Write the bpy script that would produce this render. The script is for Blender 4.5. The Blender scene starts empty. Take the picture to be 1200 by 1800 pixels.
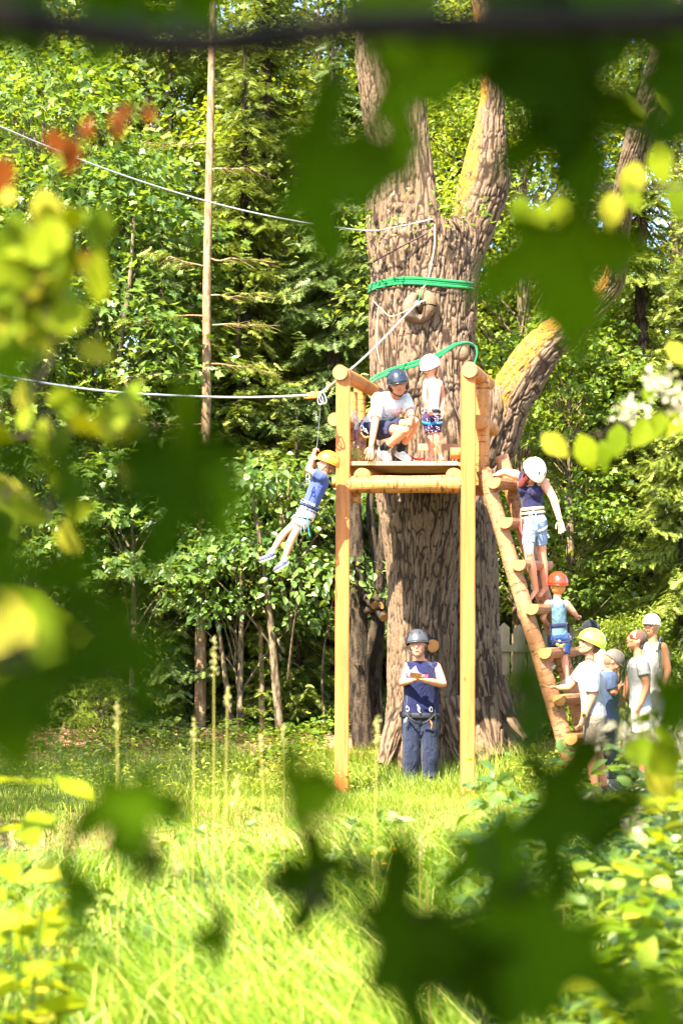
import bpy, math, random
import numpy as np
from mathutils import Vector, Matrix

# ---------------------------------------------------------------- camera, world, sun
SC = bpy.context.scene
CAMH, HY, F = 2.3, 1055.0, 3000.0
cam_d = bpy.data.cameras.new("camera"); cam = bpy.data.objects.new("camera", cam_d)
SC.collection.objects.link(cam); SC.camera = cam
cam.location = (0, 0, CAMH); cam.rotation_euler = (math.pi / 2, 0, 0)
cam_d.sensor_fit = 'VERTICAL'; cam_d.sensor_height = 36; cam_d.lens = 60
cam_d.shift_y = (HY - 900) / 1800.0
cam_d.clip_start = 0.05; cam_d.clip_end = 2000
cam_d.dof.use_dof = True; cam_d.dof.focus_distance = 20.6; cam_d.dof.aperture_fstop = 2.7
cam_d.dof.aperture_blades = 0
SUN = Vector((-0.42, -0.70, 0.98)).normalized()
elev = math.asin(SUN.z)
W = bpy.data.worlds.new("World"); SC.world = W; W.use_nodes = True
nt = W.node_tree; nt.nodes.clear()
sky = nt.nodes.new('ShaderNodeTexSky'); sky.sky_type = 'NISHITA'; sky.sun_disc = False
sky.sun_elevation = elev; sky.sun_rotation = math.atan2(SUN.x, SUN.y)
bg = nt.nodes.new('ShaderNodeBackground'); bg.inputs[1].default_value = 0.125
wo = nt.nodes.new('ShaderNodeOutputWorld')
nt.links.new(sky.outputs[0], bg.inputs[0]); nt.links.new(bg.outputs[0], wo.inputs[0])
sl = bpy.data.lights.new("sun", 'SUN'); sl.energy = 5.0; sl.angle = math.radians(0.5); sl.color = (1.0, 0.91, 0.74)
so = bpy.data.objects.new("sun", sl); SC.collection.objects.link(so)
so.location = (-8, -12, 20); so.rotation_euler = SUN.to_track_quat('Z', 'Y').to_euler()
SC.view_settings.view_transform = 'Standard'; SC.view_settings.look = 'None'
SC.view_settings.gamma = 1; SC.view_settings.use_curve_mapping = False
SC.view_settings.exposure = 2.85
SC.render.engine = 'CYCLES'
SC.cycles.max_bounces = 6; SC.cycles.diffuse_bounces = 3; SC.cycles.transmission_bounces = 4
SC.cycles.transparent_max_bounces = 4; SC.cycles.caustics_reflective = False; SC.cycles.caustics_refractive = False
SC.cycles.use_denoising = True
try: SC.cycles.denoiser = 'OPENIMAGEDENOISE'
except Exception: pass

RNG = np.random.default_rng(7)
C = SC.collection
def P(px, py, Y): return np.array([(px - 600) * Y / F, Y, CAMH - (py - HY) * Y / F])
def n_(v):
    v = np.asarray(v, float); return v / (np.linalg.norm(v, axis=-1, keepdims=True) + 1e-9)
def lin(r, g=None, b=None):
    if g is None: r, g, b = r
    return tuple(((c / 255) / 12.92 if c / 255 <= .04045 else ((c / 255 + .055) / 1.055) ** 2.4) for c in (r, g, b)) + (1,)

# ---------------------------------------------------------------- materials
class NT:
    def __init__(s, name):
        s.m = bpy.data.materials.new(name); s.m.use_nodes = True
        s.t = s.m.node_tree; s.t.nodes.clear(); s.out = s.n('ShaderNodeOutputMaterial')
    def n(s, typ, **k):
        x = s.t.nodes.new(typ)
        for a, b in k.items(): setattr(x, a, b)
        return x
    def l(s, a, b): s.t.links.new(a, b)
    def val(s, inp, v):
        if isinstance(v, (int, float, tuple, list)): inp.default_value = v
        else: s.l(v, inp)
    def attr(s, name): return s.n('ShaderNodeAttribute', attribute_name=name).outputs['Fac']
    def attrv(s, name): return s.n('ShaderNodeAttribute', attribute_name=name).outputs['Vector']
    def coord(s): return s.n('ShaderNodeTexCoord').outputs['Object']
    def xyz(s, x, y, z):
        c = s.n('ShaderNodeCombineXYZ')
        for i, v in enumerate((x, y, z)): s.val(c.inputs[i], v)
        return c.outputs[0]
    def scale(s, v, sc):
        m = s.n('ShaderNodeMapping'); s.l(v, m.inputs[0]); m.inputs['Scale'].default_value = sc; return m.outputs[0]
    def noise(s, v, sc, det=3, rough=.55, out='Fac', dist=0):
        x = s.n('ShaderNodeTexNoise'); 
        if v is not None: s.l(v, x.inputs['Vector'])
        x.inputs['Scale'].default_value = sc; x.inputs['Detail'].default_value = det
        x.inputs['Roughness'].default_value = rough; x.inputs['Distortion'].default_value = dist
        return x.outputs[out]
    def ramp(s, f, stops):
        r = s.n('ShaderNodeValToRGB'); s.l(f, r.inputs[0]); e = r.color_ramp.elements
        while len(e) < len(stops): e.new(.5)
        for el, (p, c) in zip(e, stops):
            el.position = p; el.color = c if len(c) == 4 else tuple(c) + (1,)
        return r.outputs[0]
    def fr(s, f, a, b, c=0., d=1.):
        m = s.n('ShaderNodeMapRange'); s.l(f, m.inputs[0])
        for i, v in zip((1, 2, 3, 4), (a, b, c, d)): m.inputs[i].default_value = v
        return m.outputs[0]
    def mix(s, f, a, b, t='MIX'):
        m = s.n('ShaderNodeMix', data_type='RGBA', blend_type=t)
        s.val(m.inputs[0], f); s.val(m.inputs[6], a); s.val(m.inputs[7], b); return m.outputs[2]
    def math(s, op, a, b=0.):
        m = s.n('ShaderNodeMath', operation=op); s.val(m.inputs[0], a); s.val(m.inputs[1], b); return m.outputs[0]
    def bump(s, h, d=.01, st=1.):
        b = s.n('ShaderNodeBump'); s.l(h, b.inputs['Height']); b.inputs['Distance'].default_value = d
        b.inputs['Strength'].default_value = st; return b.outputs[0]
    def pbr(s, col, rough=.7, nor=None, spec=.3, **k):
        p = s.n('ShaderNodeBsdfPrincipled'); s.val(p.inputs['Base Color'], col); s.val(p.inputs['Roughness'], rough)
        s.val(p.inputs['Specular IOR Level'], spec)
        if nor is not None: s.l(nor, p.inputs['Normal'])
        for a, b in k.items(): s.val(p.inputs[a.replace('_', ' ')], b)
        return p.outputs[0]
    def done(s, sh): s.l(sh, s.out.inputs[0]); return s.m

def m_leaf(name, c0, c1, c2=None, trans=.45, rough=.45, spec=.3):
    k = NT(name); t = k.attr('tint')
    stops = [(0., c0), (.75, c1), (1., c2 or c1)]
    col = k.ramp(t, stops)
    col = k.mix(k.fr(k.noise(k.coord(), 60, 2), .35, .7, 0, .35), col, tuple(x * .6 for x in c0[:3]) + (1,))
    a = k.pbr(col, rough, None, spec)
    tr = k.n('ShaderNodeBsdfTranslucent'); k.l(k.mix(.5, col, tuple(min(1, x * y) for x, y in zip(c1[:3], (2.2, 1.9, .5))) + (1,)), tr.inputs[0])
    mx = k.n('ShaderNodeMixShader'); mx.inputs[0].default_value = trans
    k.l(a, mx.inputs[1]); k.l(tr.outputs[0], mx.inputs[2]); return k.done(mx.outputs[0])
def m_plain(name, col, rough=.7, spec=.3, var=.25, sc=14, bump=.003, metallic=0., alongside=False):
    k = NT(name); co = k.coord(); nz = k.noise(co, sc, 4)
    c = k.mix(k.fr(nz, .3, .7, 0, var), col, tuple(x * .55 for x in col[:3]) + (1,))
    return k.done(k.pbr(c, rough, k.bump(k.noise(co, sc * 2.2, 3), bump * 3, .6), spec, Metallic=metallic))
def m_cloth(name, col, fold=.03, var=.22):
    k = NT(name); co = k.coord(); nz = k.noise(co, 9, 3, .6, dist=1.2)
    c = k.mix(k.fr(nz, .35, .7, 0, var), col, tuple(x * .6 for x in col[:3]) + (1,))
    h = k.math('ADD', k.noise(k.scale(co, (1.5, 1.5, .8)), 6.5, 3, .5, dist=1.2), k.math('MULTIPLY', k.noise(co, 350, 1), .06))
    return k.done(k.pbr(c, .88, k.bump(h, fold * 1.8, .9), .15, Sheen_Weight=.1))
def m_wood(name, c_light, c_dark, c_mark, dens=1.0):
    """peeled round timber; along / around attributes run in metres"""
    k = NT(name); al, ar = k.attr('along'), k.attr('around')
    v = k.xyz(al, ar, 0.)
    grain = k.noise(k.scale(v, (3, 45, 1)), 1, 5, .6)
    base = k.mix(k.fr(grain, .3, .72), c_light, c_dark)
    marks = k.noise(k.scale(v, (34, 7, 1)), 1, 4, .6, dist=.6)
    base = k.mix(k.math('MULTIPLY', k.fr(marks, .53, .62), .85 * dens), base, c_mark)
    stain = k.noise(k.scale(v, (2.2, 5, 1)), 1, 3)
    base = k.mix(k.fr(stain, .5, .75, 0, .5), base, c_mark)
    h = k.math('ADD', k.noise(k.scale(v, (16, 6, 1)), 1, 2), k.math('MULTIPLY', grain, .3))
    return k.done(k.pbr(base, .62, k.bump(h, .012, .8), .3))
def m_endgrain(name, c0, c1):
    k = NT(name); r = k.attr('ringd'); w = k.math('SINE', k.math('MULTIPLY', k.math('ADD', r, k.math('MULTIPLY', k.noise(k.coord(), 9, 2), .03)), 520.))
    c = k.mix(k.fr(w, -1, 1), c0, c1); c = k.mix(k.fr(k.noise(k.coord(), 25, 4), .45, .8, 0, .5), c, tuple(x * .5 for x in c1[:3]) + (1,))
    return k.done(k.pbr(c, .7, k.bump(w, .001, .5), .2))
def m_timber(name, c0, c1, knot):
    k = NT(name); co = k.coord()
    g = k.noise(k.scale(co, (38, 38, 1.6)), 1, 5, .6, dist=.4)
    g2 = k.noise(k.scale(co, (5, 5, .9)), 1, 3)
    c = k.mix(k.fr(g, .3, .7), c0, c1); c = k.mix(k.fr(g2, .4, .66, 0, .75), c, c1); c = k.mix(k.fr(k.noise(k.scale(co, (60, 60, .7)), 1, 2, .5), .66, .70, 0, .7), c, knot)
    vo = k.n('ShaderNodeTexVoronoi'); k.l(k.scale(co, (7.3, 7.3, 2.6)), vo.inputs['Vector']); vo.inputs['Scale'].default_value = 1
    c = k.mix(k.fr(vo.outputs['Distance'], .06, .12, .85, 0), c, knot)
    dirt = k.noise(k.scale(co, (11, 11, 6)), 1, 4)
    c = k.mix(k.fr(dirt, .6, .8, 0, .35), c, knot)
    return k.done(k.pbr(c, .6, k.bump(g, .003, .7), .3))
def m_bark(name, ridge, crack, moss=None, bumpd=.012, attr=False):
    k = NT(name); co = k.coord(); f = k.attr('furrow') if attr else k.fr(k.noise(k.scale(co, (22, 22, 5)), 1, 3, .6), .38, .62, 0, .6)
    nz = k.noise(co, 28, 5, .65); big = k.noise(co, 2.2, 3)
    rc = k.mix(k.fr(nz, .3, .72), ridge, tuple(x * .55 for x in ridge[:3]) + (1,))
    rc = k.mix(k.fr(big, .4, .65, 0, .7), rc, tuple(a * b for a, b in zip(ridge[:3], (.62, .62, .5))) + (1,)); rc = k.mix(k.fr(k.noise(co, 5.5, 4, .7), .52, .72, 0, .6), rc, tuple(a * b for a, b in zip(ridge[:3], (1.35, 1.35, 1.3))) + (1,))
    c = k.mix(k.fr(f, .05, .5, 1, 0), rc, crack)
    if moss:
        mm = k.math('MULTIPLY', k.fr(k.attr('moss'), .25, .6), k.fr(k.noise(co, 13, 6, .8), .42, .52))
        mc = k.mix(k.fr(k.noise(co, 45, 3), .35, .7), moss, tuple(x * .42 for x in moss[:3]) + (1,))
        c = k.mix(mm, c, mc)
    return k.done(k.pbr(c, .9, k.bump(k.math('ADD', nz, k.math('MULTIPLY', k.noise(co, 90, 3), .4)), bumpd, .9), .12))

# ---------------------------------------------------------------- mesh helpers
def vhash(i, j, k=0, s=0):
    h = (i * 374761393 + j * 668265263 + k * 2147483647 + s * 1274126177) & 0xffffffff
    h = ((h ^ (h >> 13)) * 1274126177) & 0xffffffff
    return ((h ^ (h >> 16)) & 0xffff) / 65535.0
def vn(x, y, z=0., s=0):
    x, y, z = np.broadcast_arrays(np.asarray(x, float), y, z)
    xi, yi, zi = (np.floor(a).astype(np.int64) for a in (x, y, z)); fx, fy, fz = x - xi, y - yi, z - zi
    fx, fy, fz = (a * a * (3 - 2 * a) for a in (fx, fy, fz)); r = 0
    for a in (0, 1):
        for b in (0, 1):
            for c in (0, 1):
                r = r + vhash(xi + a, yi + b, zi + c, s) * (fx if a else 1 - fx) * (fy if b else 1 - fy) * (fz if c else 1 - fz)
    return r
def fbm(x, y, z=0., s=0, o=4):
    r, a, t = 0, .5, 0
    for q in range(o):
        r = r + a * vn(x * 2 ** q, y * 2 ** q, np.asarray(z) * 2 ** q, s + q); t += a; a *= .5
    return r / t
def worley(u, v, pu, s=0):
    ui, vi = np.floor(u).astype(np.int64), np.floor(v).astype(np.int64)
    f1 = np.full(u.shape, 9.); f2 = f1.copy()
    for a in (-1, 0, 1):
        for b in (-1, 0, 1):
            cu, cv = ui + a, vi + b; w = cu % pu
            d = np.hypot(cu + .1 + .8 * vhash(w, cv, 1, s) - u, cv + .1 + .8 * vhash(w, cv, 2, s) - v)
            f2 = np.where(d < f1, f1, np.minimum(f2, d)); f1 = np.minimum(f1, d)
    return f1, f2

def wloc(o):
    v = np.zeros(3)
    while o is not None: v = v + np.array(o.location); o = o.parent
    return v
def mesh_np(name, V, Fs, mats=(), fmat=None, smooth=True, vattr=None, fattr=None):
    me = bpy.data.meshes.new(name); V = np.asarray(V, np.float32)
    if isinstance(Fs, np.ndarray) and Fs.ndim == 2:
        nf, k = Fs.shape; me.vertices.add(len(V)); me.vertices.foreach_set('co', V.ravel())
        me.loops.add(nf * k); me.loops.foreach_set('vertex_index', Fs.astype(np.int32).ravel())
        me.polygons.add(nf); me.polygons.foreach_set('loop_start', np.arange(nf, dtype=np.int32) * k)
        me.update(calc_edges=True)
    else:
        me.from_pydata(V.tolist(), [], [tuple(int(q) for q in f) for f in Fs]); nf = len(Fs)
    for m in mats: me.materials.append(m)
    if fmat is not None: me.polygons.foreach_set('material_index', np.asarray(fmat, np.int32))
    me.polygons.foreach_set('use_smooth', np.full(len(me.polygons), bool(smooth)))
    for k_, a in (vattr or {}).items():
        at = me.attributes.new(k_, 'FLOAT', 'POINT'); at.data.foreach_set('value', np.asarray(a, np.float32))
    for k_, a in (fattr or {}).items():
        at = me.attributes.new(k_, 'FLOAT', 'FACE'); at.data.foreach_set('value', np.asarray(a, np.float32))
    me.update(); return me
def link(name, me, parent=None, loc=None):
    o = bpy.data.objects.new(name, me); C.objects.link(o); o.parent = parent
    if loc is not None: o.location = loc
    return o
def thing(name, label, cat, loc=(0, 0, 0), group=None):
    o = bpy.data.objects.new(name, None); C.objects.link(o); o.location = loc; o.empty_display_size = .2
    o['label'] = label; o['category'] = cat
    if group: o['group'] = group
    return o
def tag(o, label, cat, group=None):
    o['label'] = label; o['category'] = cat
    if group: o['group'] = group
    return o
def structure(o): o['kind'] = 'structure'; return o
def stuff(o): o['kind'] = 'stuff'; return o

class G:
    def __init__(s): s.V, s.F, s.M, s.A = [], [], [], {'along': [], 'around': [], 'ringd': []}
    def add(s, v, f, mi=0, al=0., ar=0., rd=0.):
        b = len(s.V); v = [tuple(x) for x in v]; s.V += v; s.F += [tuple(i + b for i in q) for q in f]; s.M += [mi] * len(f)
        for k_, a in (('along', al), ('around', ar), ('ringd', rd)):
            s.A[k_] += (list(np.broadcast_to(a, len(v)))) 
    def build(s, name, mats, parent=None, smooth=True, sub=None):
        if not isinstance(mats, (list, tuple)): mats = [mats]
        off = wloc(parent) if parent else 0
        me = mesh_np(name, np.array(s.V) - off, s.F, mats, s.M, smooth, {k_: a for k_, a in s.A.items() if any(a)})
        return link(name, me, parent)
def frames(pts):
    pts = np.asarray(pts, float); T = n_(np.gradient(pts, axis=0)) if len(pts) > 2 else n_(np.repeat((pts[1:] - pts[:1]), 2, 0))
    up = np.array([0, 0, 1.]) if abs(T[0][2]) < .9 else np.array([1., 0, 0]); S = []
    s = n_(np.cross(T[0], up))
    for t in T:
        s = n_(s - t * np.dot(s, t)); S.append(s)
    S = np.array(S); return T, S, np.cross(S, T)
def spline(pts, n):
    p = np.asarray(pts, float)
    if len(p) == 2: return p[0] + (p[1] - p[0]) * np.linspace(0, 1, n)[:, None]
    q = np.vstack([2 * p[0] - p[1], p, 2 * p[-1] - p[-2]]); t = np.linspace(0, len(p) - 1 - 1e-6, n)
    i = t.astype(int); f = (t - i)[:, None]; a, b, c, d = q[i], q[i + 1], q[i + 2], q[i + 3]
    return .5 * (2 * b + (c - a) * f + (2 * a - 5 * b + 4 * c - d) * f ** 2 + (3 * b - a - 3 * c + d) * f ** 3)
def loft(g, pts, R1, R2=None, S=None, U=None, n=12, cap=True, mi=0, capmi=None, noise=0., seed=0, capflat=True):
    pts = np.asarray(pts, float); m = len(pts); T, S0, U0 = frames(pts)
    S = S0 if S is None else np.asarray(S); U = U0 if U is None else np.asarray(U)
    R1 = np.broadcast_to(R1, m).astype(float); R2 = R1 if R2 is None else np.broadcast_to(R2, m).astype(float)
    th = np.linspace(0, 2 * np.pi, n, endpoint=False); V = []
    al = np.concatenate([[0], np.cumsum(np.linalg.norm(np.diff(pts, axis=0), axis=1))])
    al = al + seed * 3.7
    k = 1 + (noise * (2 * vn(np.cos(th)[None] * 1.4 + 5, np.sin(th)[None] * 1.4 + 5, al[:, None] * 4, seed) - 1) if noise else np.zeros((m, n)))
    V = pts[:, None] + (np.cos(th)[None, :, None] * (R1[:, None] * k)[..., None]) * S[:, None] + (np.sin(th)[None, :, None] * (R2[:, None] * k)[..., None]) * U[:, None]
    fs = [(i * n + j, i * n + (j + 1) % n, (i + 1) * n + (j + 1) % n, (i + 1) * n + j) for i in range(m - 1) for j in range(n)]
    g.add(V.reshape(-1, 3), fs, mi, np.repeat(al, n), np.tile(np.abs(th - np.pi) * R1.max(), m))
    if cap:
        cm = mi if capmi is None else capmi
        for e, rr in ((0, R1[0]), (m - 1, R1[-1])):
            ring = V[e]; c = pts[e]
            v = [c] + list(ring); f = [(0, j + 1, (j + 1) % n + 1) if e else (0, (j + 1) % n + 1, j + 1) for j in range(n)]
            g.add(v, f, cm, 0, 0, [1e-6] + [rr] * n)
def tube(g, pts, r, n=6, k=None, mi=0, cap=True):
    if k: 
        rr = np.interp(np.linspace(0, 1, k), np.linspace(0, 1, len(np.atleast_1d(r))), np.atleast_1d(r)) if np.ndim(r) else r
        pts = spline(pts, k); r = rr
    loft(g, pts, r, n=n, mi=mi, cap=cap)
def ell(g, c, ax, nu=12, nv=8, mi=0):
    c = np.asarray(c, float); ax = np.asarray(ax, float); v = [c + ax[2]]
    for i in range(1, nv):
        p = math.pi * i / nv
        for j in range(nu):
            t = 2 * math.pi * j / nu; v.append(c + ax[0] * math.sin(p) * math.cos(t) + ax[1] * math.sin(p) * math.sin(t) + ax[2] * math.cos(p))
    v.append(c - ax[2]); f = [(0, 1 + j, 1 + (j + 1) % nu) for j in range(nu)]
    for i in range(nv - 2):
        for j in range(nu):
            a, b = 1 + i * nu + j, 1 + i * nu + (j + 1) % nu; f.append((a, a + nu, b + nu, b))
    e = len(v) - 1; f += [(e, 1 + (nv - 2) * nu + (j + 1) % nu, 1 + (nv - 2) * nu + j) for j in range(nu)]
    g.add(v, f, mi)
def sph(g, c, r, nu=10, nv=7, mi=0): ell(g, c, np.eye(3) * r, nu, nv, mi)
def box(g, c, sx, sy, sz, X=(1, 0, 0), Y=(0, 1, 0), Z=(0, 0, 1), mi=0, ch=0.):
    """box with chamfered long edges along Z axis"""
    c = np.asarray(c, float); X, Y, Z = (np.asarray(a, float) for a in (X, Y, Z)); hx, hy, hz = sx / 2, sy / 2, sz / 2; e = ch
    if e:
        pr = [(-hx + e, -hy), (hx - e, -hy), (hx, -hy + e), (hx, hy - e), (hx - e, hy), (-hx + e, hy), (-hx, hy - e), (-hx, -hy + e)]
    else: pr = [(-hx, -hy), (hx, -hy), (hx, hy), (-hx, hy)]
    n = len(pr); v = [c + X * a + Y * b + Z * z for z in (-hz, hz) for a, b in pr]
    f = [(j, (j + 1) % n, n + (j + 1) % n, n + j) for j in range(n)] + [tuple(range(n))[::-1], tuple(range(n, 2 * n))]
    g.add(v, f, mi)
def remesh(g, vox, smooth=3, extra=None, hollow=False):
    me = bpy.data.meshes.new('t'); me.from_pydata([tuple(v) for v in g.V], [], g.F); me.update()
    o = bpy.data.objects.new('t', me); C.objects.link(o)
    m = o.modifiers.new('r', 'REMESH'); m.mode = 'VOXEL'; m.voxel_size = vox
    if smooth:
        s = o.modifiers.new('s', 'SMOOTH'); s.factor = .5; s.iterations = smooth
    dg = bpy.context.evaluated_depsgraph_get(); ev = o.evaluated_get(dg); r = ev.to_mesh()
    V = np.empty(len(r.vertices) * 3, np.float32); r.vertices.foreach_get('co', V); V = V.reshape(-1, 3).copy()
    Q = np.empty(len(r.loops), np.int32); r.loops.foreach_get('vertex_index', Q)
    ls = np.empty(len(r.polygons), np.int32); r.polygons.foreach_get('loop_total', ls)
    ev.to_mesh_clear(); bpy.data.objects.remove(o); bpy.data.meshes.remove(me)
    if len(ls) and (ls == 4).all(): Fq = Q.reshape(-1, 4).copy()
    else:
        st = np.concatenate([[0], np.cumsum(ls)[:-1]]); Fq = [tuple(Q[a:a + l]) for a, l in zip(st, ls)]
    return V, Fq
def rbuild(g, vox, name, mat, parent, smooth=3, extra=None):
    V, Fq = remesh(g, vox, smooth); off = wloc(parent)
    if extra is not None and extra.V:
        Fl = [tuple(f) for f in Fq] + [tuple(i + len(V) for i in f) for f in extra.F]; V = np.vstack([V, np.array(extra.V)]); Fq = Fl
    me = mesh_np(name, V - off, Fq, [mat]); return link(name, me, parent)

# leaf templates --------------------------------------------------
KITE = (np.array([[0, 0, 0], [.32, .5, .09], [0, 1, -.08], [-.32, .5, .09]]), np.array([[0, 1, 2], [0, 2, 3]]))
def _maple(out, curl=.16):
    pts = [(x, y) for x, y in out] + [(-x, y) for x, y in out[::-1][1:-1]] 
    v = [(0, .32, 0.)] + [(x, y, -curl * (x * x + (y - .35) ** 2) + .16 * abs(x)) for x, y in pts]
    n = len(pts); return np.array(v), np.array([[0, 1 + j, 1 + (j + 1) % n] for j in range(n)])
MAPLE = _maple([(0, 0), (.32, .02), (.22, .2), (.55, .42), (.26, .5), (0, 1)])
MAPLE_BIG = _maple([(0, 0.02), (.08, -.02), (.2, -.1), (.36, -.12), (.34, .0), (.3, .1), (.42, .16), (.6, .22), (.62, .32), (.78, .48), (.6, .5), (.5, .58), (.34, .5), (.24, .46), (.26, .6), (.36, .72), (.24, .76), (.18, .88), (.08, .92), (0, 1.12)], .22)
def _oval(w=.3, n=7):
    a = [(w * math.sin(math.pi * (i / n) ** .85), i / n) for i in range(n + 1)]
    v, f = [], []
    for x, y in a: v += [(-x, y, .25 * x - .18 * y * y), (0, y, -.18 * y * y), (x, y, .25 * x - .18 * y * y)]
    for i in range(n):
        b = i * 3; f += [(b, b + 1, b + 4), (b, b + 4, b + 3), (b + 1, b + 2, b + 5), (b + 1, b + 5, b + 4)]
    return np.array(v), np.array(f)
OVAL = _oval()
def _twig():
    v, f = [], []; n = 5
    for i in range(n):
        y = i / n; w = .34 * (1 - .55 * y)
        for s in (-1, 1):
            b = len(v); v += [(0, y, 0), (0, y + .17, 0), (s * w, y + .30, -.05 * (i % 2))]; f.append((b, b + 1, b + 2))
    b = len(v); v += [(-.05, 0, .015), (.05, 0, .015), (0, 1.2, 0)]; f.append((b, b + 1, b + 2))
    return np.array(v), np.array(f)
TWIG = _twig()
def scatter(tpl, pos, ydir, nrm, size, aspect=None):
    """copies of a template: local Y along ydir, local Z along nrm"""
    tv, tf = tpl; n = len(pos); Yd = n_(ydir); X = n_(np.cross(Yd, nrm)); Z = np.cross(X, Yd)
    size = np.broadcast_to(size, n)[:, None, None]; ax = 1 if aspect is None else aspect
    V = pos[:, None] + size * (tv[None, :, 0:1] * ax * X[:, None] + tv[None, :, 1:2] * Yd[:, None] + tv[None, :, 2:3] * Z[:, None])
    Fq = tf[None] + (np.arange(n) * len(tv))[:, None, None]
    return V.reshape(-1, 3), Fq.reshape(-1, 3), len(tf)
def rdir(n, rng=RNG): return n_(rng.normal(size=(n, 3)))
def cloud_mesh(name, mat, chunks, tints):
    V, Fq, T, b = [], [], [], 0
    for (v, f, k), t in zip(chunks, tints): V.append(v); Fq.append(f + b); T.append(np.repeat(t, k)); b += len(v)
    return mesh_np(name, np.vstack(V), np.vstack(Fq), [mat], smooth=False, fattr={'tint': np.concatenate(T)})
# ---------------------------------------------------------------- palette
M = {}
M['leaf_a'] = m_leaf('leaf_mid_green', lin(44, 70, 14), lin(116, 138, 44), lin(196, 200, 112), .42)
M['leaf_b'] = m_leaf('leaf_yellow_green', lin(58, 84, 14), lin(138, 152, 42), lin(202, 200, 96), .45)
M['leaf_c'] = m_leaf('leaf_cool_green', lin(42, 70, 22), lin(112, 138, 60), lin(200, 206, 136), .4, .38, .5)
M['spruce_a'] = m_leaf('spruce_needles', lin(50, 62, 16), lin(112, 126, 42), lin(188, 190, 96), .24)
M['spruce_b'] = m_leaf('spruce_dark_needles', lin(42, 60, 26), lin(100, 118, 58), lin(168, 172, 100), .2)
M['leaf_big'] = m_leaf('maple_leaf', lin(46, 68, 2), lin(74, 102, 2), lin(104, 130, 3), .55, .8, spec=.03)
M['leaf_lime'] = m_leaf('lime_leaf', lin(92, 114, 14), lin(142, 152, 26), lin(188, 172, 60), .5, .6, spec=.1)
M['leaf_brown'] = m_leaf('withered_leaf', lin(64, 30, 8), lin(88, 44, 12), lin(106, 58, 18), .15, .9, spec=.02)
M['litter'] = m_leaf('dead_leaves', lin(84, 62, 42), lin(150, 118, 86), lin(196, 160, 126), .1)
M['grass'] = m_leaf('grass_blade', lin(60, 84, 16), lin(126, 142, 38), lin(196, 194, 92), .42)
M['grass_near'] = m_leaf('grass_blade_lush', lin(46, 74, 8), lin(108, 134, 26), lin(182, 188, 80), .45)
M['dry'] = m_leaf('dry_stalk', lin(150, 140, 70), lin(185, 180, 120), lin(205, 195, 150), .3)
M['petal'] = m_leaf('white_petal', lin(170, 160, 140), lin(196, 186, 164), lin(206, 198, 184), .3)
M['yellow'] = m_leaf('yellow_petal', lin(225, 170, 10), lin(235, 190, 20), lin(240, 200, 40), .3)
M['oak'] = m_bark('oak_bark', lin(118, 97, 80), lin(50, 38, 30), lin(166, 120, 40), attr=True)
M['bark_dark'] = m_bark('dark_bark', lin(74, 62, 50), lin(30, 24, 20), bumpd=.02)
M['bark_tan'] = m_bark('spruce_bark', lin(160, 130, 102), lin(104, 80, 60), bumpd=.01)
M['bark_grey'] = m_bark('grey_bark', lin(128, 112, 88), lin(60, 50, 40), bumpd=.01)
M['timber'] = m_timber('sawn_larch', lin(184, 116, 58), lin(148, 82, 34), lin(84, 44, 20))
M['twig_dark'] = m_bark('near_black_bark', lin(38, 30, 24), lin(20, 16, 12))  # near-black version of the dark bark, for the foremost top branch
M['log'] = m_wood('peeled_log', lin(190, 130, 68), lin(156, 92, 42), lin(84, 46, 22))
M['log2'] = m_wood('weathered_log', lin(170, 122, 84), lin(134, 84, 52), lin(84, 50, 32), 1.0)
M['endg'] = m_endgrain('log_end', lin(196, 140, 80), lin(156, 98, 50))
M['plank'] = m_timber('floor_plank', lin(188, 150, 112), lin(150, 110, 74), lin(100, 66, 42))
M['fence'] = m_timber('fence_board', lin(164, 146, 116), lin(128, 110, 84), lin(84, 66, 48)); M['fence_dark'] = m_timber('shaded_fence_board', lin(74, 62, 46), lin(52, 44, 34), lin(34, 28, 22))  # dark boards carry the left fence's shade in their base colour

# ---------------------------------------------------------------- ground & water
def gz(x, y):
    x = np.asarray(x, float); y = np.asarray(y, float)
    near = .80 + .05 * np.sin(x * 1.3) - .25 * np.clip((y - 8) / 3, 0, 1) ** 2
    far = .02 + .3 * np.clip((y - 21.6) / 2.5, 0, 1) + .08 * np.clip((y - 24) / 10, 0, 1) + .14 * np.exp(-((x + 3.6) ** 2 / 3 + (y - 25.5) ** 2 / 1.6))
    t1 = np.clip((y - 9.5) / 3.2, 0, 1); t1 = t1 * t1 * (3 - 2 * t1); t2 = np.clip((y - 17.2) / 1.4, 0, 1); t2 = t2 * t2 * (3 - 2 * t2)
    z = near * (1 - t1) + (-.9) * t1; z = np.where(y > 15, -.9 * (1 - t2) + far * t2, z)
    return z + .05 * (vn(x * 1.7, y * 1.7) - .5)
xs = np.unique(np.concatenate([np.linspace(-600, -14, 16), np.linspace(-14, 14, 150), np.linspace(14, 600, 16)]))
ys = np.unique(np.concatenate([np.linspace(-300, -8, 10), np.linspace(-8, 34, 220), np.linspace(34, 900, 20)]))
XX, YY = np.meshgrid(xs, ys); V = np.stack([XX, YY, gz(XX, YY)], -1).reshape(-1, 3)
nx = len(xs); I = (np.arange(len(ys) - 1)[:, None] * nx + np.arange(nx - 1)[None]).ravel()
k = NT('meadow_soil'); co = k.coord()
base = k.mix(k.fr(k.noise(co, 2.2, 5), .38, .62), lin(70, 84, 26), lin(104, 92, 52))
sp = k.n('ShaderNodeSeparateXYZ'); k.l(co, sp.inputs[0])
wood = k.math('MULTIPLY', k.fr(sp.outputs[1], 21.9, 22.8), k.fr(sp.outputs[1], 60, 40))
litter = k.mix(k.fr(k.noise(co, 26, 4), .35, .65), lin(92, 66, 44), lin(168, 130, 96))
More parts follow.
